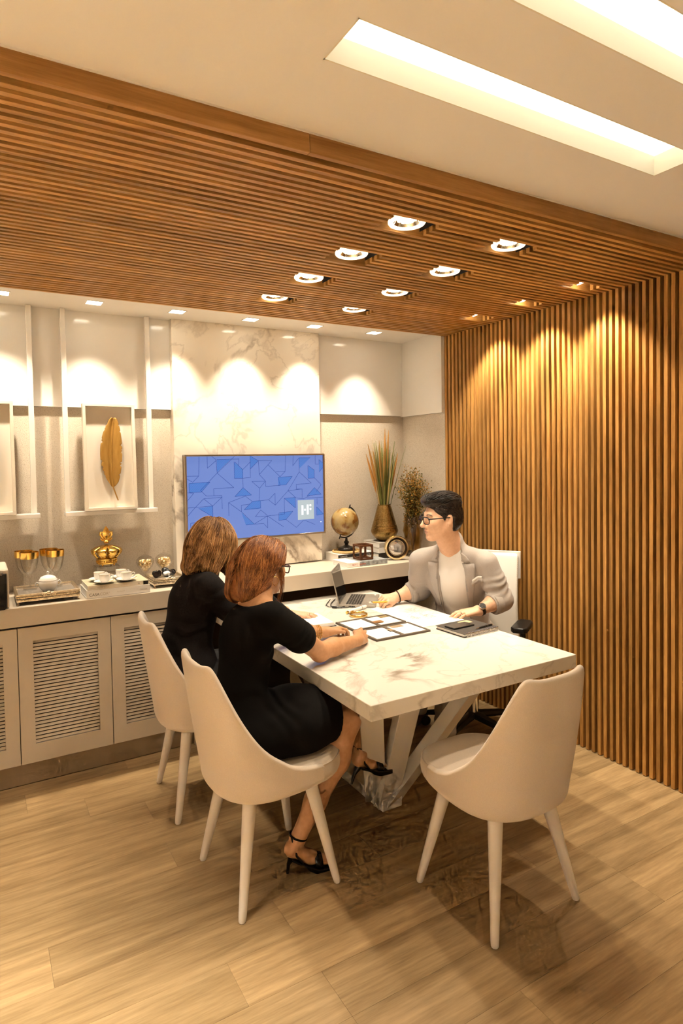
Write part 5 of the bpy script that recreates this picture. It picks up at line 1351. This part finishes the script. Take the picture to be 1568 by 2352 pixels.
        for s_ in (-1,1): sub(MB().tube([tuple(ank-f*.030+sd*s_*.016+np.array((0,0,.012))), tuple(heel+f*.018+sd*s_*.030+np.array((0,0,-.005))), tuple(heel*.6+ball*.4+sd*s_*.032+np.array((0,0,-.022)))], .0045, 8).build('side_strap', M_PAT, None))
        va = MB(); rw = []
        for q in (-.024,.010):
            rw.append([tuple(ball+f*(.012+q)+sd*(.037*math.cos(a))+np.array((0,0,-.020+.048*math.sin(a)))) for a in np.linspace(0,PI,14)])
        va.grid(rw); vo = va.build('vamp_strap', M_PAT, None, angle=180); s2 = vo.modifiers.new('s','SOLIDIFY'); s2.thickness = .003; sub(vo)
        return shoe
    sandal(aR, (1.048,2.237,.094), (1.150,2.214,.038), (1.222,2.198,.030), np.array((-.014,.004,-.064)), 'r')
    sandal(aL, (1.428,2.333,.322), (1.525,2.340,.279), (1.600,2.346,.266), np.array((-.035,.0,-.070)), 'l')
woman_front()
# ---------------------------------------------------------------- woman with the brown bob (farther)
def woman_back():
    root = thing('person', 'seated woman with a brown bob in a black long-sleeved blouse and trousers', 'person', (.93,3.03,0))
    B = Field(); H = Frame((1.040,3.055,1.240), (.93,.32,-.12), sc=.94); SK = skin('skin_fair', (.70,.40,.25), (.78,.47,.31))
    pel, wai, che, nb = (.87,3.02,.60), (.872,3.03,.76), (.918,3.04,.95), (.988,3.05,1.12)
    head_ops(B, H, nb, .05, False)
    shR, shL, elR, elL, wR, wL = (.945,2.885,1.065), (.985,3.21,1.075), (1.16,2.93,.835), (1.20,3.38,.84), (1.492,3.125,.797), (1.45,3.42,.80)
    B.ell(pel, (.12,.16,.10), .04); B.cone(pel, wai, .105, .095, .05); B.ell(che, (.092,.14,.145), .06); B.cone(wai, che, .095, .098, .05)
    B.cone(nb, shR, .045, .045, .05); B.cone(nb, shL, .045, .045, .05)
    limb(B, [shR,(1.05,2.90,.945),elR], [.052,.046,.04]); limb(B, [elR,(1.30,3.02,.82),wR], [.041,.038,.0255], .02)
    limb(B, [shL,(1.09,3.30,.95),elL], [.052,.046,.04]); limb(B, [elL,(1.33,3.41,.82),wL], [.041,.038,.0255], .02)
    tips = hand_ops(B, (1.50,3.128,.800), (.88,-.38,-.03), (.05,.0,1), True, .92, [(8,14,10),(10,16,12),(12,18,12),(16,20,14)], .07, (.7,.6,-.1), (.9,.3,-.1))
    hand_ops(B, (1.458,3.422,.797), (.97,-.2,-.05), (0,0,1), False, .92, [(10,14,10)]*4, .06)
    kR, kL = (1.31,2.95,.585), (1.31,3.13,.585)
    for h_,k_ in (((.90,2.94,.58),kR),((.90,3.11,.58),kL)):
        limb(B, [h_,k_], [.085,.056], .04); limb(B, [k_,(k_[0]+.03,k_[1],.34),(k_[0],k_[1],.09)], [.053,.050,.034], .03); limb(B, [(k_[0],k_[1],.075),(k_[0]+.10,k_[1],.035)], [.034,.028], .03)
    field_obj('body', B, SK, root, .0048, 2)
    D = Field()
    D.ell((.87,3.02,.66), (.140,.185,.115), .05); D.cone((.87,3.02,.64), wai, .126, .110, .06); D.ell(che, (.106,.156,.160), .06); D.cone(wai, che, .110, .112, .05)
    D.cone((.955,2.95,1.065), (.985,3.14,1.075), .062, .062, .05); D.cone((.955,3.02,1.08), (.995,3.055,1.115), .07, .064, .04)
    D.chain([shR,(1.05,2.90,.945),elR,(1.30,3.02,.828),(1.44,3.098,.806)], [.064,.062,.058,.052,.045], .03); D.chain([shL,(1.09,3.30,.95),elL,(1.33,3.41,.825),(1.41,3.417,.81)], [.070,.066,.060,.054,.046], .03)
    D.ell((1.05,3.06,1.165), (.095,.090,.060), .012, sub=True)
    for a in (wr((.86,2.90,.80), .18, .0075, 70, (.2,0,1), 1.), wr((.98,2.87,.98), .13, .006, 100, (.4,.2,-.8), 3.), wr((.80,2.95,.68), .14, .007, 90, (.3,.2,1), 5.)): D.warp(*a)
    field_obj('blouse', D, noisy('black_jersey', (.009,.0065,.006), (.015,.011,.010), 200, .85, .2, spec=.2), root, .0055, 2)
    T = Field(); T.ell((.87,3.02,.585), (.155,.205,.105), .05)
    for h_,k_ in (((.90,2.94,.585),kR),((.90,3.11,.585),kL)):
        T.chain([h_,k_], [.105,.075], .05); T.chain([k_,(k_[0]+.03,k_[1],.34),(k_[0],k_[1],.115)], [.072,.066,.056], .03)
    T.cut((0,0,-1),(0,0,.10)); field_obj('trousers', T, mat('black_trousers', (.010,.009,.009), .8), root, .006, 2)
    for k_ in (kR,kL):
        S_ = Field(); S_.chain([(k_[0]-.02,k_[1],.055),(k_[0]+.06,k_[1],.040),(k_[0]+.14,k_[1],.028)], [.040,.038,.028], .03); S_.cut((0,0,-1),(0,0,.004)); field_obj('shoe', S_, M_BLACK, root, .005, 1)
    A = Field(); p = H.p
    A.ell(p(-.018,0,.034), (.108,.090,.100), .01, H.M); A.ell(p(-.045,0,-.03), (.098,.098,.095), .05, H.M)
    for s_ in (-1,1): A.cone(p(.015,s_*.068,.01), p(.026,s_*.082,-.118), .044, .036, .05)
    A.cone(p(-.085,0,-.03), p(-.122,0,-.118), .062, .050, .05); A.cone(p(-.06,-.06,-.04), p(-.088,-.086,-.128), .047, .036, .04); A.cone(p(-.06,.06,-.04), p(-.088,.086,-.128), .047, .036, .04)
    A.ell(p(.105,0,-.03), (.065,.075,.10), .02, H.M, sub=True); A.cut((0,0,-1), H.p(0,0,-.165))
    M_BRN = hair_mat('brown_hair', (.18,.075,.020), (.44,.22,.075))
    field_obj('hair', A, M_BRN, root, .005, 2)
    rnd = np.random.RandomState(8); st = []
    while len(st) < 3800:
        v = rnd.normal(size=3); v /= np.linalg.norm(v); q = np.array((-.015,0,.025))+v*np.array((.11,.10,.10))
        if q[2] > -.07 and q[0] < .085: st.append(p(*q))
    st = np.array(st); st = st-A.normal(st)*A.at(st)[:,None]; st = st[np.abs(A.at(st)) < .004]
    def flow(Q, t):
        L_ = H.inv(Q); out = np.stack([L_[:,0]+.02, L_[:,1], np.zeros(len(L_))],1)@H.M.T; out /= np.linalg.norm(out,axis=1,keepdims=True)+1e-6
        return np.array((0,0,-1.))[None]*(.6+.6*t)+out*(.8*(1-t)+ (1.1 if t > .8 else 0))+H.v(-.35,0,0)[None]
    so = strands('hair_strands', A, st, flow, [M_BRN, hair_mat('brown_dark', (.13,.052,.014), (.28,.125,.04)), hair_mat('brown_light', (.34,.165,.055), (.60,.34,.14))], root, 13, .0140, (.0,.011), .0009, 6, .34); so['kind'] = 'stuff'
    for i,(tp,dv,F) in enumerate(tips[:4]):
        o_ = MB().ball((0,0,0), (.0058,.0046,.0022), 10, 6).build('nail', mat('nail_dark', (.05,.006,.006), .15), None); n_ = unit(F.Z-dv*(F.Z@dv)); y_ = np.cross(n_,dv)
        o_.matrix_world = Matrix(((dv[0],y_[0],n_[0],0),(dv[1],y_[1],n_[1],0),(dv[2],y_[2],n_[2],0),(0,0,0,1))); o_.parent = root; loc = tp+n_*.0062+dv*.003-np.array(root.location); o_.location = loc
    rp = tips[2][2].p(.100,-.016,.0); F = tips[2][2]
    rg_ = MB().tube([tuple(F.p(.104,-.0145+.0105*math.cos(a),-.002+.0105*math.sin(a))) for a in np.linspace(0,2*PI,20,endpoint=False)], .0012, 6, closed=True); local(rg_.build('ring', M_CHROME, None), root)
woman_back()
# ---------------------------------------------------------------- man
def man():
    root = thing('person', 'seated man in black glasses and pale grey blazer over a white tee', 'person', (2.50,2.90,0))
    SK = skin('skin_man', (.72,.42,.265), (.79,.49,.32)); LP = mat('lips_man', (.64,.34,.235), .45)
    B = Field(); H = Frame((2.285,2.780,1.318), (-.965,.26,-.07), (-.03,-.05,1), sc=1.06)
    pel, wai, che, nb = np.array((2.63,2.985,.56)), np.array((2.555,2.925,.75)), np.array((2.465,2.865,.945)), np.array((2.385,2.822,1.125))
    head_ops(B, H, nb, .057, True)
    shL, shR = np.array((2.522,2.672,1.050)), np.array((2.284,2.985,1.045)); ax = unit(shL-shR); up = unit(nb-wai); fw = unit(np.cross(ax, up)); 
    if fw[0] > 0: fw = -fw
    TM = np.stack([fw, ax, up],1)
    elL, elR = np.array((2.588,2.622,.838)), np.array((2.372,3.105,.838)); wL, wR = np.array((2.432,2.632,.797)), np.array((2.208,3.140,.804))
    B.ell(pel, (.13,.17,.10), .04); B.cone(pel, wai, .12, .12, .05); B.ell(che, (.105,.165,.16), .06, TM); B.cone(wai, che, .12, .115, .05)
    B.cone(nb-up*.055, shL*.9+nb*.1-up*.015, .042, .042, .04); B.cone(nb-up*.055, shR*.9+nb*.1-up*.015, .042, .042, .04)
    limb(B, [shL, shL*.5+elL*.5+fw*.01, elL], [.052,.050,.046]); limb(B, [elL, elL*.62+wL*.38+np.array((0,0,.006)), wL], [.047,.046,.030], .02)
    limb(B, [shR, shR*.5+elR*.5, elR], [.052,.050,.046]); limb(B, [elR, elR*.6+wR*.4+np.array((0,0,.006)), wR], [.047,.045,.030], .02)
    tL = hand_ops(B, wL+unit(wL-elL)*.008, (-.885,.435,-.06), (-.05,-.03,1), False, 1.04, [(12,16,10),(10,18,12),(12,20,12),(16,20,14)], .05, (.75,.55,-.1), (.95,.15,-.1))
    tR = hand_ops(B, wR+unit(wR-elR)*.006, (-.93,-.30,.10), (.25,-.45,.86), True, 1.02, [(34,62,36),(46,66,40),(56,66,44),(60,66,44)], .04, (.85,.35,-.45), (.95,-.05,-.25))
    kL, kR = np.array((2.30,2.755,.60)), np.array((2.36,3.09,.60)); 
    for h_,k_,f_ in ((pel+ax*.09,kL,(2.28,2.76)),(pel-ax*.09,kR,(2.34,3.10))):
        limb(B, [h_,k_], [.09,.062], .04); limb(B, [k_,(f_[0],f_[1],.11)], [.058,.038], .03); limb(B, [(f_[0],f_[1],.07),(f_[0]-.12,f_[1]-.02,.035)], [.036,.03], .03)
    body = field_obj('body', B, [SK, LP], root, .0036, 2, lambda c: (np.linalg.norm((H.inv(c)-np.array((.097,0,-.0672)))/np.array((.012,.021,.0105)),axis=1) < 1))
    # white v-neck tee
    T = Field(); T.ell(che, (.117,.172,.175), .06, TM); T.cone(wai, che, .131, .124, .05); T.cone(pel, wai, .13, .131, .05); T.cone(nb-up*.05-ax*.07, nb-up*.05+ax*.07, .045, .045, .05); T.cone(nb-up*.05, nb+up*.03, .074, .062, .03)
    T.ell(nb+up*.085+fw*.012, (.066,.068,.075), .01, TM, sub=True); T.cone(nb+fw*.075+up*.055, nb+fw*.115-up*.038, .054, .012, .012, sub=True)
    T.warp(*wr(che*.4+wai*.6+fw*.1, .17, .004, 60, up*.4+ax, 2.))
    field_obj('tee_shirt', T, mat('white_jersey', (.80,.76,.72), .85), root, .0048, 2)
    # blazer, open at the front, sleeves pushed up
    J = Field(); J.ell(che, (.130,.190,.178), .06, TM); J.cone(wai, che, .149, .138, .05); J.cone(pel+up*.05, wai, .165, .149, .05); J.cone(nb-up*.040-ax*.06, nb-up*.060-ax*.155, .060, .052, .05); J.cone(nb-up*.040+ax*.06, nb-up*.060+ax*.155, .060, .052, .05)
    J.cone(nb-up*.05-fw*.02, nb+up*.035-fw*.026, .084, .074, .03)
    for s_, e_, w_ in ((shL,elL,wL),(shR,elR,wR)):
        mid = e_*.60+w_*.40; J.chain([s_, s_*.5+e_*.5, e_, mid], [.066,.063,.062,.060], .03)
    J.ell(nb+up*.095-fw*.0, (.068,.068,.085), .010, TM, sub=True)
    J.box(che+fw*.17-up*.07, (.115,.074,.40), .01, .01, TM, sub=True)
    J.box(nb+fw*.10+up*.0, (.085,.068,.12), .02, .01, TM, sub=True)
    for s_, e_, w_ in ((shL,elL,wL),(shR,elR,wR)):
        d_ = unit(w_-e_); mid = e_*.60+w_*.40; J.ell(mid+d_*.055, (.050,.085,.085), .004, Frame((0,0,0), d_).M, sub=True)
    for a in (wr(shL*.35+elL*.65, .13, .0075, 150, elL-shL+ax*.05, 1.), wr(shR*.35+elR*.65, .13, .0075, 150, elR-shR, 4.), wr(wai+ax*.13+fw*.06, .16, .004, 60, up+ax, 2.), wr(wai-ax*.13+fw*.06, .16, .004, 60, up-ax, 6.)): J.warp(*a)
    M_BLZ = noisy('blazer_cloth', (.38,.335,.30), (.44,.39,.35), 300, .75, .08, sheen=.15, spec=.25)
    field_obj('blazer', J, M_BLZ, root, .0046, 2)
    # cuffs turned back
    for e_, w_ in ((elL,wL),(elR,wR)):
        d_ = unit(w_-e_); c = e_*.66+w_*.34; Fm = Frame((0,0,0), d_); rows = []
        for off, r_ in ((-.022,.0655),(-.020,.0685),(.014,.0650),(.017,.0620),(.014,.0590),(-.015,.0590)):
            rows.append([tuple(c+d_*off+Fm.Y*r_*math.cos(a)+Fm.Z*r_*math.sin(a)) for a in np.linspace(0,2*PI,36,endpoint=False)])
        local(MB().grid(rows, closed_u=True).build('cuff', M_BLZ, None, angle=180), root)
    def front(y, z, off):   # point on the blazer front: y along shoulders, z along spine from the chest
        o_ = che+ax*y+up*z+fw*.34; t = 0.
        for _ in range(60):
            d_ = float(J.at((o_-fw*t)[None])[0]); t += d_*.8
            if d_ < .0004 or t > .5: break
        return o_-fw*(t-off)
    for s_ in (-1,1):
        for nm, zs in (('collar',((.205,.046,.070),(.19,.050,.090),(.172,.056,.104),(.160,.060,.110))),('lapel',((.150,.062,.132),(.12,.067,.136),(.07,.073,.132),(.0,.079,.118),(-.07,.081,.102),(-.14,.082,.088)))):
            rows = [[tuple(front(s_*(w0+.003+(w1-w0)*q), z, .0045)) for q in np.linspace(0,1,6)] for z, w0, w1 in zs]
            lo = MB().grid(rows).build(nm, M_BLZ, None, angle=50); sm = lo.modifiers.new('s','SOLIDIFY'); sm.thickness = .005; sm.offset = 0.; local(lo, root)
    rows = [[tuple(front(.112+.066*q, .052+.020*q+dz, .003)) for q in np.linspace(0,1,6)] for dz in (0,-.024)]
    po = MB().grid(rows).build('breast_pocket', M_BLZ, None, angle=180); sm = po.modifiers.new('s','SOLIDIFY'); sm.thickness = .004; local(po, root)
    rows = [[tuple(front(.116+.058*q, .056+.020*q+dz, .0045)) for q in np.linspace(0,1,6)] for dz in (.010,-.006)]
    po = MB().grid(rows).build('pocket_square', mat('white_linen', (.85,.82,.77), .8), None, angle=180); sm = po.modifiers.new('s','SOLIDIFY'); sm.thickness = .003; local(po, root)
    # trousers and shoes
    Q = Field(); Q.ell(pel-np.array((0,0,.01)), (.15,.19,.105), .05)
    M_TRO = noisy('taupe_trousers', (.34,.29,.235), (.40,.345,.28), 200, .8, .1)
    for h_,k_,f_ in ((pel+ax*.09,kL,(2.28,2.76)),(pel-ax*.09,kR,(2.34,3.10))):
        Q.chain([h_,k_], [.105,.080], .05); Q.chain([k_,(f_[0],f_[1],.10)], [.076,.062], .03); Q.warp(*wr((f_[0],f_[1],.16), .13, .006, 120, (0.2,.1,1), f_[1]))
    Q.cut((0,0,-1),(0,0,.075)); field_obj('trousers', Q, M_TRO, root, .006, 2)
    for f_ in ((2.28,2.76),(2.34,3.10)):
        S_ = Field(); S_.chain([(f_[0]+.035,f_[1]+.006,.055),(f_[0]-.06,f_[1]-.01,.042),(f_[0]-.165,f_[1]-.03,.030)], [.042,.042,.030], .03); S_.cut((0,0,-1),(0,0,.004)); field_obj('shoe', S_, mat('brown_leather', (.08,.04,.02), .35), root, .005, 1)
    # hair: short faded sides, combed-back quiff
    A = Field(); p = H.p; M_DRK = hair_mat('dark_hair', (.010,.007,.005), (.035,.021,.014), .35)
    A.ell(p(-.016,0,.034), np.array((.0995,.0785,.0905))*1.06, .01, H.M); A.ell(p(-.035,0,-.005), np.array((.083,.0785,.085))*1.06, .02, H.M)
    A.ell(p(.032,0,.103), np.array((.072,.056,.030))*1.06, .035, H.M); A.ell(p(.080,.0,.092), np.array((.030,.046,.024))*1.06, .02, H.M); A.ell(p(-.035,0,.085), np.array((.075,.066,.045))*1.06, .03, H.M)
    A.ell(p(.098,0,.012), np.array((.060,.090,.056))*1.06, .008, H.M, sub=True); A.ell(p(.052,0,-.055), np.array((.075,.10,.075))*1.06, .008, H.M, sub=True)
    for s_ in (-1,1): A.ell(p(-.010,s_*.082,-.020), np.array((.026,.020,.042))*1.06, .006, H.M, sub=True)
    A.cut(H.v(-.15,0,-1), p(-.06,0,-.075))
    field_obj('hair', A, M_DRK, root, .0042, 2)
    rnd = np.random.RandomState(4); st = []
    while len(st) < 900:
        q = np.array((rnd.uniform(-.10,.105), rnd.uniform(-.07,.07), .11)); st.append(p(*q))
    st = np.array(st); 
    for _ in range(8): st = st-H.Z[None]*(A.at(st)*.8)[:,None]
    st = st[np.abs(A.at(st)) < .006]
    so = strands('hair_strands', A, st, lambda Q_,t: H.v(-1,0,.25)[None]*np.ones((len(Q_),1))+H.Y[None]*-.15, M_DRK, root, 7, .009, (.0,.006), .0013, 9, .25); so['kind'] = 'stuff'
    st = []
    while len(st) < 1500:
        v = rnd.normal(size=3); v /= np.linalg.norm(v); q = np.array((-.02,0,.01))+v*np.array((.11,.09,.10)); st.append(p(*q))
    st = np.array(st); st = st-A.normal(st)*A.at(st)[:,None]; st = st[(np.abs(A.at(st)) < .003)]; st = st[H.inv(st)[:,2] < .085]
    strands('hair_strands', A, st, lambda Q_,t: H.v(-.75,0,-.65)[None]*np.ones((len(Q_),1)), M_DRK, root, 4, .006, (.0,.0015), .0008, 10, .2)
    for s_ in (-1,1):
        rows = [tuple(p(x,s_*y,z)) for x,y,z in ((.0905,.012,.0235),(.0905,.026,.028),(.085,.040,.029),(.074,.052,.023))]
        local(MB().tube(rows, [.003,.0042,.0036,.0014], 8, flat=.7).build('eyebrow', M_DRK, None), root)
        eb = local(MB().ball(tuple(p(.0765,s_*.031,.003)), .0128, 16, 12).build('eye', mat('eye_white', (.75,.70,.65), .1), None), root)
        ir = MB().ball(tuple(p(.0875,s_*.031,.002)), .0042, 12, 8).build('iris', mat('iris_dark', (.03,.018,.01), .1), None); ir.parent = eb
    glasses(root, H, mat('black_acetate', (.010,.009,.008), .25))
    # watch, rings, bracelet, pencil
    wd_ = unit(wL-elL); Fw = Frame(wL-wd_*.004, wd_, (.0,-.25,1)); 
    wt = MB(); rows = []
    for off in (-.010,.010): rows.append([tuple(Fw.p(off,.0365*math.cos(a),.0335*math.sin(a))) for a in np.linspace(0,2*PI,36,endpoint=False)])
    wt.grid(rows, closed_u=True); wb = wt.build('watch_strap', mat('strap_brown', (.03,.017,.012), .5), None, angle=180); sm = wb.modifiers.new('s','SOLIDIFY'); sm.thickness = .003; local(wb, root)
    dz = unit(Fw.Z*.86-Fw.Y*(Fw.Y@np.array((0,1,0)))*.5); Rw = Frame(wL-wd_*.004+dz*.037, wd_, dz)
    R3 = Matrix([list(r) for r in Rw.M]); cc = MB().lathe([(0,-.003),(.0195,-.003),(.0205,.0),(.0205,.005),(.0185,.0075),(.017,.006),(0,.006)], 36, tuple(Rw.o), 0, R3).build('watch_case', M_CHROME, None); cc.parent = wb
    dl = MB().lathe([(0,.0064),(.0168,.0064),(.0168,.0066)], 32, tuple(Rw.o), 0, R3).build('watch_dial', M_BLACK, None); dl.parent = wb
    mk = MB()
    for k in range(12):
        a = 2*PI*k/12; mk.box(Vector(tuple(Rw.p(.0135*math.cos(a),.0135*math.sin(a),.0072))), (.0035,.0009,.0004), R3 @ RZ(a))
    for a,l_ in ((.9,.008),(2.6,.011)): mk.box(Vector(tuple(Rw.p(l_/2*math.cos(a),l_/2*math.sin(a),.0076))), (l_,.0011,.0004), R3 @ RZ(a))
    mko = mk.build('watch_marker', M_CHROME, None, smooth=False); mko.parent = wb; mko['kind'] = 'stuff'
    F = tL[0][2]
    for yy,x_,m_,nm in ((.0155,.104,M_CHROME,'ring'),(.0345,.088,M_GOLD,'ring')):
        local(MB().tube([tuple(F.p(x_,yy+.0102*math.cos(a),-.004+.0102*math.sin(a))) for a in np.linspace(0,2*PI,22,endpoint=False)], .0018 if m_ is M_CHROME else .001, 6, closed=True).build(nm, m_, None), root)
    br = unit(wR-elR); Fb = Frame(wR-br*.018, br)
    local(MB().tube([tuple(Fb.p(.0,.0365*math.cos(a),.0365*math.sin(a))) for a in np.linspace(0,2*PI,30,endpoint=False)], .0034, 8, closed=True).build('bracelet', mat('dark_bracelet', (.02,.015,.012), .2, .6), None), root)
    FR = tR[0][2]; c = np.array((2.0633,3.0911,0.8027)); dv = unit((-0.1554,0.0103,0.0128))
    pc = thing('pencil', 'short yellow pencil held in the man\'s right hand', 'pencil', tuple(c))
    MB().tube([tuple(-dv*.050), tuple(dv*.052)], .0052, 6).build('shaft', mat('pencil_yellow', (.72,.42,.05), .35), pc, angle=20)
    MB().tube([tuple(dv*.052), tuple(dv*.062)], .0055, 10).build('ferrule', M_CHROME, pc); MB().tube([tuple(dv*.062), tuple(dv*.074)], [.0056,.0052], 10).build('eraser', mat('eraser', (.80,.70,.62), .7), pc)
    MB().tube([tuple(-dv*.050), tuple(-dv*.062)], [.0040,.0008], 8).build('point', mat('pencil_wood', (.60,.42,.24), .6), pc)
man()
